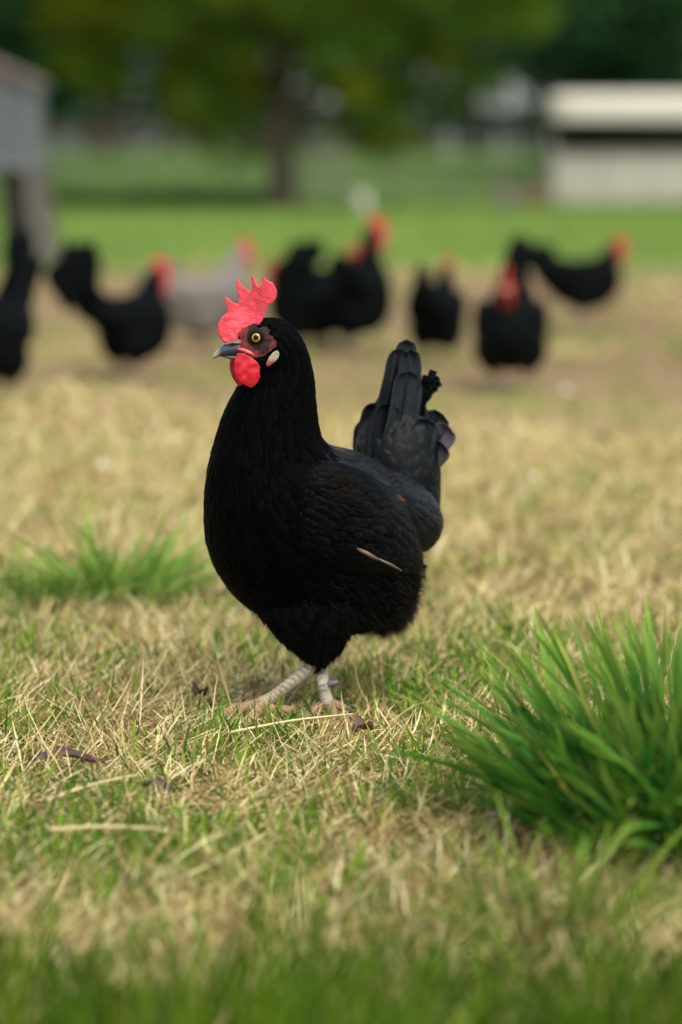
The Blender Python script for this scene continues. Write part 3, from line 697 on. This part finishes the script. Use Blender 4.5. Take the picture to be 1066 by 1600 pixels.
mc = MB().tube([D3(370, 545, -.0985), D3(377, 546, -.1015), D3(385, 549, -.1045), D3(392, 552, -.1055), D3(397, 556, -.105)], [.0008, .0018, .0022, .0018, .0006], 8).build('mouth_corner', mat('mouth_skin', (.60, .12, .12), rough=.45, var=.3, nscale=300, bump=.5, bscale=500), hen, smooth=True)

# legs with scutes, toes, claws
def shank(pts, rad, nsc, tint, name='leg', parent=hen, n=110, k=20, front=Vector((-1, -.6, 0))):
    C = catmull(pts, n); R = np.interp(np.linspace(0, 1, n), np.linspace(0, 1, len(rad)), rad); V = []; cols = []
    T = np.gradient(C, axis=0); T /= np.linalg.norm(T, axis=1)[:, None]; fr = np.array(front)
    for i in range(n):
        t = i / (n - 1); u = fr - (fr @ T[i]) * T[i]; u /= np.linalg.norm(u); v = np.cross(T[i], u)
        for j in range(k):
            a = 2 * math.pi * j / k; cf = math.cos(a); ph = t * nsc + (.5 if math.sin(a) > 0 else 0) + (.35 * abs(math.sin(a)) if cf > 0 else .25 * (j % 3)); saw = (ph % 1)
            amp = .07 if cf > -.2 else .04; r = R[i] * (1 + amp * (saw ** 1.4 - .5) - (.09 if saw < .12 else 0))
            V.append(C[i] + u * cf * r * 1.08 + v * math.sin(a) * r * .92)
            d = .30 if saw < .15 else 1; cols.append(np.array(tint(t)) * d * (.85 + .25 * random.random()))
    F = [(i*k+j, i*k+(j+1)%k, (i+1)*k+(j+1)%k, (i+1)*k+j) for i in range(n-1) for j in range(k)] + [tuple(range(k))[::-1], tuple((n-1)*k+j for j in range(k))]
    return mesh(name, V, F, M_shank, parent, col=np.array(cols))
def ZP(px, py, z):               # point at height z seen at a pixel
    d = ray(px, py); return CAM + d * ((z - CAM.z) / d.z)
pale = lambda t: (.50, .46, .37); toe_c = lambda t: (.42, .27, .15)
def foot(ankle, toes, leg):
    for pts, r0 in toes:
        P3 = [ankle] + [ZP(x_, y_, z_) for x_, y_, z_ in pts]
        shank(P3, [r0 * 1.15, r0, r0 * .95, r0 * .62], 9 + len(pts) * 2, toe_c, 'toe', leg, 60, 12, Vector((0, 0, 1)))
        e, d = Vector(P3[-1]), (Vector(P3[-1]) - Vector(P3[-2])).normalized()
        MB().tube([e - d * .004, e + d * .004 + Vector((0, 0, .001)), e + d * .011 - Vector((0, 0, .003))], [r0 * .5, r0 * .42, .0004], 8).build('claw', M_claw, leg, smooth=True)
an = ZP(408, 1100, .017)
lg = shank([P(496, 1018, -.010), P(484, 1042, -.012), P(455, 1067, an.y * .5 - .006), P(428, 1088, an.y * .8), an], [.0088, .0074, .0068, .0068, .0078], 17, lambda t: tuple(np.array((.46, .43, .33)) * (1 - t) + np.array((.46, .36, .25)) * t))
foot(an, [([(385,1106,.012),(366,1108,.012),(345,1121,.007)], .0062), ([(400,1118,.011),(388,1128,.010),(380,1134,.007)], .0062), ([(430,1110,.011),(448,1110,.009),(462,1115,.006)], .0056), ([(420,1098,.012),(434,1100,.010)], .0050)], lg)
an2 = ZP(512, 1098, .016)
lg2 = shank([P(500, 1010, .022), P(503, 1040, .024), P(504, 1062, an2.y), P(508, 1082, an2.y), an2], [.0088, .0068, .0062, .0062, .0070], 15, lambda t: (.50, .45, .37))
foot(an2, [([(498,1106,.010),(488,1113,.007)], .0056), ([(518,1108,.010),(522,1118,.007)], .0056), ([(526,1102,.010),(540,1106,.007)], .0052)], lg2)
sp = MB().tube([P(508, 1068, an2.y), P(516, 1068, an2.y - .004), P(522, 1067, an2.y - .006), P(529, 1065, an2.y - .008)], [.0035, .0038, .0028, .0005], 8).build('spur', M_claw, lg2, smooth=True)

# ------------------------------------------------------------------ the other hens
M_red = mat('hen_comb_red', (.52, .04, .035), rough=.5, sss=.1)
M_bblk = mat('hen_black', (.003, .0045, .0048), rough=.65, spec=.03, var=.35, nscale=60, bump=.5, bscale=90)
M_bgrey = mat('hen_grey', (.16, .145, .13), rough=.7, var=.35, nscale=45, bump=.5, bscale=90)
M_bwhite = mat('hen_white', (.5, .48, .45), rough=.7, var=.1)
M_brown = mat('hen_rust', (.16, .075, .035), rough=.7, var=.3, nscale=40)
M_bleg = mat('hen_leg', (.45, .36, .25), rough=.6)
def bird(loc, rz, scale, label, m=M_bblk, head=(0, 0), tail=(0, 0), group='hens pecking about behind the walking hen', tlen=1.0, fat=1.0):
    r = empty('hen', loc, rz, scale); tag(r, label, 'hen', group)
    hx, hz = head
    S0 = [((.175,.372),(.178,.345),.008),((.162,.384),(.168,.335),.017),((.140,.387),(.157,.318),.021),((.112,.372),(.158,.295),.027),((.088,.338),(.165,.258),.038),((.062,.300),(.172,.200),.056),
          ((.020,.270),(.155,.125),.076),((-.03,.258),(.105,.065),.090),((-.09,.268),(.03,.045),.088),((-.145,.300),(-.06,.075),.070),((-.185,.340),(-.125,.130),.050),((-.225,.385),(-.185,.210),.034),((-.250,.410),(-.235,.300),.016)]
    wts = [1, 1, 1, .92, .75, .45, .15, 0, 0, 0, 0, 0, 0]; S = []
    for (a, b, w_), k in zip(S0, wts):
        tk = max(0, (-a[0] - .09) / .1)
        S.append(((a[0] + hx*k + tail[0]*tk, 0, a[1] + hz*k + tail[1]*tk), (b[0] + hx*k + tail[0]*tk, 0, b[1] + hz*k + tail[1]*tk), w_ * fat))
    L = Loft(S, nr=70, nt_=28); v, f = L.VF()
    for s in (-1, 1):                                                         # feathered thighs grow out of the same skin
        Lt = Loft([((-.07, s*.05*fat, .15), (.07, s*.05*fat, .16), .045), ((-.065, s*.056*fat, .10), (.062, s*.056*fat, .11), .045), ((-.045, s*.050*fat, .065), (.045, s*.050*fat, .07), .032), ((-.018, s*.044, .042), (.016, s*.044, .044), .014)], nr=20, nt_=18)
        v2, f2 = Lt.VF(); n0 = len(v); v = v + v2; f = f + [tuple(i + n0 for i in q) for q in f2]
    mesh('body', v, f, m, r)
    H = lambda x, z: (x + hx, z + hz)
    # comb
    c2 = [H(.186,.372), H(.190,.395), H(.182,.392), H(.182,.412), H(.170,.398), H(.163,.424), H(.153,.402), H(.142,.422), H(.134,.402), H(.124,.410), H(.126,.390), H(.140,.380)]
    V = [(x_, -.003, z_) for x_, z_ in c2] + [(x_, .003, z_) for x_, z_ in c2]; n = len(c2)
    mesh('comb', V, [tuple(range(n)), tuple(range(2*n-1, n-1, -1))] + [(i, i+n, (i+1) % n+n, (i+1) % n) for i in range(n)], M_red, r, smooth=False)
    for s in (-1, 1):
        Lw = Loft([((H(.160,.345)[0], s*.008, H(0,.345)[1]), (H(.176,.345)[0], s*.008, H(0,.345)[1]), .003), ((H(.156,.33)[0], s*.010, H(0,.33)[1]), (H(.182,.33)[0], s*.010, H(0,.33)[1]), .003), ((H(.160,.312)[0], s*.011, H(0,.312)[1]), (H(.180,.312)[0], s*.011, H(0,.312)[1]), .003), ((H(.167,.303)[0], s*.011, H(0,.303)[1]), (H(.173,.303)[0], s*.011, H(0,.303)[1]), .001)], nr=12, nt_=10)
        v, f = Lw.VF(); mesh('wattle', v, f, M_red, r)
        Lf = Loft([((H(.186,0)[0], s*.006, H(0,.368)[1]), (H(.186,0)[0], s*.006, H(0,.350)[1]), .004), ((H(.170,0)[0], s*.0135, H(0,.376)[1]), (H(.170,0)[0], s*.0135, H(0,.342)[1]), .004), ((H(.152,0)[0], s*.0165, H(0,.372)[1]), (H(.154,0)[0], s*.0165, H(0,.344)[1]), .004), ((H(.142,0)[0], s*.015, H(0,.362)[1]), (H(.142,0)[0], s*.015, H(0,.352)[1]), .002)], nr=12, nt_=10)
        v, f = Lf.VF(); mesh('face_skin', v, f, M_red, r)
        MB().tube([(.02, s*.045, .14), (.012, s*.042, .10), (-.012, s*.040, .066), (.004, s*.040, .016)], [.020, .013, .0075, .0075], 9).tube([(-.02, s*.040, .010), (.004, s*.040, .014), (.05, s*.040, .006)], [.004, .006, .003], 7).tube([(.004, s*.040, .012), (.040, s*.040+.022, .006)], [.005, .003], 6).tube([(.004, s*.040, .012), (.040, s*.040-.022, .006)], [.005, .003], 6).build('leg', M_bleg, r, smooth=True)
        Wg = Loft([((.10, s*.062*fat, .235), (.11, s*.066*fat, .205), .008), ((.06, s*.074*fat, .25), (.07, s*.080*fat, .165), .013), ((0, s*.082*fat, .252), (.01, s*.090*fat, .145), .014), ((-.07, s*.076*fat, .248), (-.06, s*.084*fat, .15), .012), ((-.13, s*.056*fat, .235), (-.12, s*.060*fat, .18), .008), ((-.165, s*.040*fat, .222), (-.16, s*.042*fat, .20), .003)], nr=24, nt_=16)
        v, f = Wg.VF(); mesh('wing', v, f, m, r)
    Lb = Loft([((H(.180,0)[0], 0, H(0,.366)[1]), (H(.180,0)[0], 0, H(0,.346)[1]), .008), ((H(.195,0)[0], 0, H(0,.362)[1]), (H(.195,0)[0], 0, H(0,.349)[1]), .005), ((H(.207,0)[0], 0, H(0,.352)[1]), (H(.207,0)[0], 0, H(0,.350)[1]), .001)], nr=10, nt_=10)
    v, f = Lb.VF(); mesh('beak', v, f, M_bleg, r)
    for i in range(7):
        a = i / 6; ang = math.radians(100 + 42 * a) ; ln = (.165 - .05 * abs(a - .3)) * tlen; b0 = (-.13 - .01 * i, 0, .235 + .01 * (6 - i) / 3); s = (i % 3 - 1) * .012
        C = [(b0[0], s * .4, b0[2]), (b0[0] + math.cos(ang) * ln * .5 + tail[0] * .7, s, b0[2] + math.sin(ang) * ln * .5 + tail[1] * .7), (b0[0] + math.cos(ang + .1) * ln + tail[0], s * 1.6, b0[2] + math.sin(ang + .1) * ln + tail[1])]
        Lt = Loft([(tuple(np.array(c_) + np.array([.012 * k2, 0, .012 * k2])), tuple(np.array(c_) - np.array([.018 * k2, 0, .012 * k2])), .0035 * k2) for c_, k2 in zip([C[0], C[1], tuple(np.array(C[2]) * .97 + np.array(C[1]) * .03), C[2]], (2.0, 2.2, 1.4, .3))], nr=16, nt_=8)
        v, f = Lt.VF(); mesh('tail_feather', v, f, m, r)
    return r
def at_px(px, py):
    g = G(px, py); return (g.x, g.y, float(terrain(g.x, g.y)))
R = math.radians
bird(at_px(-8, 622), R(250), .92, 'black hen at the very left edge, turned towards the camera in front of the shed', tail=(.03, .05))
bird(at_px(200, 590), R(38), .90, 'black hen facing right beside the raised shed, tail spread wide', head=(-.03, -.045), tail=(.02, .02))
bird(at_px(322, 540), R(12), .86, 'pale grey hen facing right among the black hens', m=M_bgrey, head=(.0, -.005), tail=(.03, -.08))
bird(at_px(478, 548), R(140), .88, 'black hen seen from behind, leftmost of the crowded three', head=(0, -.09), tail=(.03, -.05))
bird(at_px(512, 540), R(12), .90, 'black hen with only its red face showing behind the tall one', head=(-.05, -.05), tail=(.05, -.10), tlen=.5)
bird(at_px(545, 548), R(18), 1.0, 'black hen standing tallest with its head stretched up', head=(-.06, .015), tail=(.05, -.05))
bird(at_px(682, 566), R(66), .86, 'black hen seen from behind between the tall hen and the frontal one', head=(-.05, -.045), tail=(.06, -.03), tlen=.7)
bird(at_px(797, 606), R(-98), .95, 'black hen walking straight towards the camera with a bright red face', head=(-.01, -.07), tail=(.06, .01), tlen=.8, fat=1.1)
bird(at_px(908, 502), R(4), .92, 'rightmost black hen, body level and tail held up at left', head=(.0, -.065), tail=(-.01, -.02), fat=.9, tlen=.55)
far = 'small hens far off by the fence'
bird(at_px(566, 338), R(70), .75, 'white hen far off near the tree, behind the tall black hen', m=M_bwhite, group=far)
bird(at_px(792, 334), R(160), .85, 'pale hen far off left of the white trailer coop', m=M_bgrey, group=far)
bird(at_px(830, 330), R(10), .85, 'rust brown hen far off beside the white trailer coop', m=M_brown, group=far)

# ------------------------------------------------------------------ raised shed at the left
M_shed = mat('shed_board', (.085, .105, .115), rough=.7, var=.12, nscale=9, bump=.3, bscale=40)
M_shtrim = mat('shed_trim', (.12, .13, .13), rough=.7, var=.15, nscale=12)
M_shroof = mat('shed_roof', (.15, .12, .105), rough=.8, var=.25, nscale=14, bump=.5, bscale=60)
M_dark = mat('dark_wood', (.035, .035, .03), rough=.85, var=.3, nscale=15)
M_legw = mat('grey_post', (.11, .105, .09), rough=.8, var=.25, nscale=14)
def shed():
    g = G(84, 418); s_ = (g.y - CAM.y) / FPX                                  # metres per pixel there
    r = empty('raised_shed', (g.x, g.y, 0)); tag(r, 'raised blue grey shed on splayed legs at the left edge', 'shed')
    zb = P(75, 256, g.y).z; zt = P(75, 130, g.y).z; zr = P(0, 86, g.y).z; x1 = P(54, 200, g.y).x - g.x; x0 = x1 - 1.25; dp = .50
    n = 9; bw = (x1 - x0 - .06) / n
    for i in range(n):                                                        # upright boards of the front
        a = x0 + .03 + i * bw; MB().box((a + .002, 0, zb + .03), (a + bw - .002, .018, zt)).build('board', M_shed, r, bevel=.002)
    for i in range(7):                                                        # and of the side
        a = .03 + i * (dp - .05) / 7; MB().box((x1 - .018, a + .002, zb + .03), (x1, a + (dp - .05) / 7 - .002, zt + .0)).build('board', M_shed, r, bevel=.002)
    MB().box((x1 - .03, -.012, zb), (x1 + .012, .028, zt)).build('corner_post', M_shtrim, r); MB().box((x0, -.012, zb), (x0 + .04, .028, zt)).build('corner_post', M_shtrim, r)
    MB().box((x0, -.014, zb - .03), (x1 + .014, dp, zb + .03)).build('floor_frame', M_shtrim, r)
    MB().box((x0, dp - .02, zb + .03), (x1 - .02, dp, zt)).build('back_wall', M_shed, r)
    xm = (x0 + x1) / 2; pk = zt + (xm - x0) * (P(0, 104, g.y).z - zt) / (x1 - (P(0, 86, g.y).x - g.x)) * .9
    q = MB(); q.V = [(x0 + .03, .02, zt), (x1 - .03, .02, zt), (xm, .02, pk), (x0 + .03, .005, zt), (x1 - .03, .005, zt), (xm, .005, pk)]; q.F = [(0, 1, 2), (5, 4, 3), (0, 3, 4, 1), (1, 4, 5, 2), (2, 5, 3, 0)]
    q.build('gable', M_shroof, r)
    for s in (-1, 1):
        xe = xm + s * ((x1 - x0) / 2 + .03); ze = zt - .015
        q = MB(); q.V = [(xm, -.05, pk + .035), (xe, -.05, ze + .035), (xe, dp + .05, ze + .035), (xm, dp + .05, pk + .035), (xm, -.05, pk), (xe, -.05, ze), (xe, dp + .05, ze), (xm, dp + .05, pk)]
        q.F = [(0, 1, 2, 3), (7, 6, 5, 4), (0, 4, 5, 1), (1, 5, 6, 2), (2, 6, 7, 3), (3, 7, 4, 0)]; q.build('roof', M_shroof, r)
    for x_, y_ in ((x1, 0), (x1, dp), (x0, 0), (x0, dp)):
        s = 1 if x_ == x1 else -1
        MB().bar((x_ - s * .03, y_ + .02, zb - .03), (x_ + s * .05, y_ + .02, 0), .075, .06).build('leg', M_legw, r)
    MB().bar((x1 - .14, .10, zb - .03), (x1 - .05, .10, 0), .085, .05).build('ramp_side', M_dark, r)
    MB().box((x1 - .24, .30, .05), (x1 - .03, .33, zb - .03)).build('inner_panel', M_dark, r)
    MB().bar((x1 - .30, .05, zb - .03), (x1 - .30, .05, 0), .04, .04).build('prop', M_legw, r)
shed()

# ------------------------------------------------------------------ white trailer coop at the right
M_white = mat('trailer_white', (.40, .375, .31), rough=.5, var=.08, nscale=3)
M_cream = mat('trailer_roof', (.54, .51, .43), rough=.6, var=.06, nscale=2)
def trailer():
    g = G(862, 324); y = g.y; r = empty('trailer_coop', (g.x, g.y, float(terrain(g.x, g.y)))); tag(r, 'white trailer coop with a pale rounded roof at the right', 'trailer')
    z0 = r.location.z; Z = lambda py: P(900, py, y).z - z0; x0 = P(864, 300, y).x - g.x; x1 = x0 + 5.2; dp = 1.5
    n = 8; bw = (x1 - x0) / n
    for i in range(n): MB().box((x0 + i * bw + .006, 0, Z(316)), (x0 + (i + 1) * bw - .006, .04, Z(242))).build('side_panel', M_white, r, bevel=.008)
    MB().box((x0, .045, Z(314)), (x0 + .04, dp, Z(228))).build('end_panel', M_white, r, bevel=.008)
    MB().box((x0 + .05, .8, Z(314)), (x1, .84, Z(200))).build('back_panel', M_dark, r)
    MB().box((x0 - .02, -.03, Z(242)), (x1, .06, Z(239))).build('rail', M_white, r)
    for i in range(5):
        x_ = x0 + .12 + i * (x1 - x0 - .2) / 4
        for yy in (.01, dp - .08): MB().box((x_, yy, Z(222)), (x_ + .05, yy + .05, Z(190))).build('post', M_dark, r)
    # curved roof with rounded front edge and a deep eave
    prof = []; zt, ze = Z(143), Z(186)
    for k in range(15):
        a = math.pi * k / 14; prof.append((dp / 2 - math.cos(a) * (dp / 2 + .15), ze + (zt - ze) * math.sin(a) ** .32))
    q = MB(); m = len(prof)
    xs = [x0 - .02, x0 + .10, x0 + .25, x1]; sc = [.90, .97, 1, 1]
    for x_, s in zip(xs, sc):
        for y_, z_ in prof: q.V.append((x_, dp / 2 + (y_ - dp / 2) * s, ze + (z_ - ze) * s))
    for i in range(3):
        for k in range(m - 1): a = i * m + k; q.F.append((a, a + m, a + m + 1, a + 1))
    q.F.append(tuple(range(m))); q.F.append(tuple(range(3 * m, 4 * m))[::-1])
    for i in range(3): q.F.append((i * m, i * m + m - 1, (i + 1) * m + m - 1, (i + 1) * m))
    q.build('roof', M_cream, r, smooth=False)
    MB().box((x0 + .1, .1, Z(324)), (x1 - .1, dp - .1, Z(316))).build('chassis', M_dark, r)
trailer()

# ------------------------------------------------------------------ fence
M_post = mat('fence_post', (.26, .28, .20), rough=.8, var=.2)
M_wire = mat('fence_wire', (.35, .38, .33), rough=.5, metal=.3)
def fence():
    y = 33.0; r = empty('wire_fence', (0, y, float(terrain(0, y)))); tag(r, 'pale wire fence running across behind the tree', 'fence'); z0 = r.location.z
    xs = [P(p, 300, y).x for p in (-140, -60, 20, 75, 125, 215, 290, 375, 478, 535, 620, 700, 780, 860, 940, 1020, 1100, 1180)]
    for x_ in xs: MB().tube([(x_, 0, -.05), (x_, 0, 1.02)], .03, 8).build('post', M_post, r, smooth=True)
    for z_ in (.15, .4, .65, .9):
        MB().tube([(xs[0], -.035, z_), (xs[-1], -.035, z_)], .007, 5).build('wire', M_wire, r)
    MB().bar((xs[0], -.05, 1.0), (xs[7], -.05, 1.0), .03, .09).build('rail', mat('rail', (.26, .19, .14), rough=.8), r)
    g = empty('field_gate', (xs[8], y - .12, z0)); tag(g, 'pale barred gate in the fence right of the tree trunk', 'gate'); w_ = xs[9] - xs[8]
    for i in range(5): MB().box((.02, 0, .12 + i * .19), (w_ - .02, .03, .22 + i * .19)).build('bar', M_post, g)
    for x_ in (.0, w_ - .05): MB().box((x_, -.032, .05), (x_ + .05, -.002, 1.05)).build('upright', M_post, g)
fence()

# ------------------------------------------------------------------ trees
def leafmesh(name, P3, size, cols, m, parent):
    n = len(P3); d = rng.normal(0, 1, (n, 3)); d /= np.linalg.norm(d, axis=1)[:, None]; s = np.cross(d, rng.normal(0, 1, (n, 3))); s /= np.linalg.norm(s, axis=1)[:, None]
    L = rng.uniform(.6, 1.3, (n, 1)) * size; V = np.stack([P3 - d * L * .5, P3 + s * L * .32, P3 + d * L * .5, P3 - s * L * .32], 1)
    F = (np.arange(n)[:, None] * 4 + np.arange(4)[None]); return mesh(name, V.reshape(-1, 3), F, m, parent, False, col=np.repeat(cols[:, None], 4, 1).reshape(-1, 3))
M_leaf = mat('tree_leaf', vcol=True, rough=.6, spec=.12, trans=.35)
M_bark = mat('bark', (.085, .062, .045), rough=.9, var=.35, nscale=10, bump=.8, bscale=30)
def tree(loc, H, tr, crown, clusters, per, size, cols, label, group=None, name='tree', fork=.35, crad=.45, dens=None, holes=()):
    r = empty(name, loc); tag(r, label, 'tree', group); (cx, cy, cz), (rx, ry, rz) = crown
    q = MB(); top = Vector((cx, cy, cz + rz * .5))
    q.tube([(0, 0, -.1), (tr*.1, 0, .15), (0, 0, H * .12), (cx * .2, 0, H * .3), (cx * .6, cy * .6, H * .55), tuple(top)], [tr * 1.5, tr * 1.12, tr, tr * .85, tr * .5, tr * .12], 12)
    cl = []
    for _ in range(clusters):
        for _t in range(20):
            v = rng.normal(0, 1, 3); v /= np.linalg.norm(v); rr = rng.random() ** .45
            c_ = np.array([cx, cy, cz]) + v * rr * np.array([rx, ry, rz])
            if not any(np.hypot(c_[0] - h[0], c_[2] - h[1]) < h[2] for h in holes): break
        cl.append(c_)
    for c_ in cl[::max(1, clusters // 26)]:
        z_ = min(max(H * .14, c_[2] * .55), H * .6); a = Vector((cx * z_ / H, 0, z_)); b = Vector(c_); m_ = (a + b) / 2 + Vector((0, 0, .25))
        q.tube([tuple(a), tuple(m_), tuple(b)], [tr * .30, tr * .17, tr * .05], 6)
    q.build('trunk', M_bark, r, smooth=True)
    P3 = []; CC = []
    for c_ in cl:
        k = int(per * random.uniform(.5, 1.4)); off = rng.normal(0, 1, (k, 3)); off *= (rng.random((k, 1)) ** .4) * crad * random.uniform(.6, 1.25) / (np.linalg.norm(off, axis=1)[:, None]); off[:, 2] *= .7
        P3.append(c_ + off); base = np.array(cols[rng.integers(0, len(cols))]); CC.append(base * rng.uniform(.75, 1.25, (k, 1)))
    tag(leafmesh('crown', np.concatenate(P3), size, np.concatenate(CC), M_leaf, r), kind=None)
    return r
b = at_px(440, 331)
OL = [(.085, .155, .010), (.065, .135, .010), (.125, .17, .010), (.05, .115, .012), (.16, .185, .008)]
tree(b, 8.0, .165, ((.1, 0, 4.02), (3.7, 2.8, 3.5)), 650, 180, .09, OL, 'broad green tree with a single trunk in the middle distance', crad=.42, holes=[(( h[0]-440)*.0088, .55+(255-h[1])*.0088, h[2]*.0052) for h in ((410,75,34),(452,45,24),(345,92,22),(565,55,30),(610,100,26),(250,168,20),(285,40,20),(520,90,16),(475,150,14))])
DK = [(.020, .075, .020), (.028, .085, .022), (.018, .06, .028)]
MID = [(.05, .11, .03), (.04, .09, .03)]
far_g = 'dark trees closing off the field'
spec = [(-240, 62, 12, DK, 'dark tree far left, mostly behind the raised shed'), (60, 50, 9, DK, 'dark green tree just right of the raised shed'),
        (170, 68, 12, MID, 'far tree behind the left half of the broad tree'),
        (330, 84, 9, DK, 'low far tree just left of the broad tree\'s trunk'), (590, 88, 10, DK, 'low far tree between the broad tree and the dark ones at right'), (845, 70, 14, MID, 'far tree just left of the white trailer'), (-420, 48, 10, DK, 'dark tree beyond the left edge behind the shed'), (-700, 60, 13, MID, 'tall tree well beyond the left edge'), (735, 76, 13, DK, 'far tree between the broad tree and the trailer'),
        (950, 46, 9, DK, 'dark tree standing behind the white trailer'), (1120, 52, 11, DK, 'dark tree at the right edge behind the trailer'), (1330, 60, 12, DK, 'dark tree beyond the right edge')]
for px, d, H, cols, lab in spec:
    y = d + CAM.y; x = (px - 533) / FPX * d
    tree((x, y, float(terrain(x, y))), H, .22, ((0, 0, H * .50), (H * .27, H * .25, H * .46)), 130, 150, .24, cols, lab, far_g, crad=1.05)
# hedge at the foot of the fence and wood edge
def hedge(name, x0, x1, y, h, n, size, cols, label, th=.5):
    x_ = rng.uniform(x0, x1, n); yy = y + rng.normal(0, th * .5, n); hh = h * (.55 + .6 * vnoise(x_, yy * 0, .9, 6)); z_ = terrain(x_, yy) + hh * rng.random(n) ** .7
    o = leafmesh(name, np.column_stack([x_, yy, z_]), size, palette(cols, n), M_leaf, None); tag(o, label, 'hedge', kind='stuff')
hedge('low_hedge', P(70, 330, 31).x, P(440, 330, 31).x, 30.2, .22, 9000, .07, [(.03, .07, .012), (.04, .09, .015)], 'low dark scrub along the far side of the grass')
hedge('wood_edge', -45, 40, 84, 1.9, 20000, .34, [(.02, .05, .022), (.03, .06, .028), (.022, .045, .03)], 'dark far wood edge across the top of the pasture', 3)
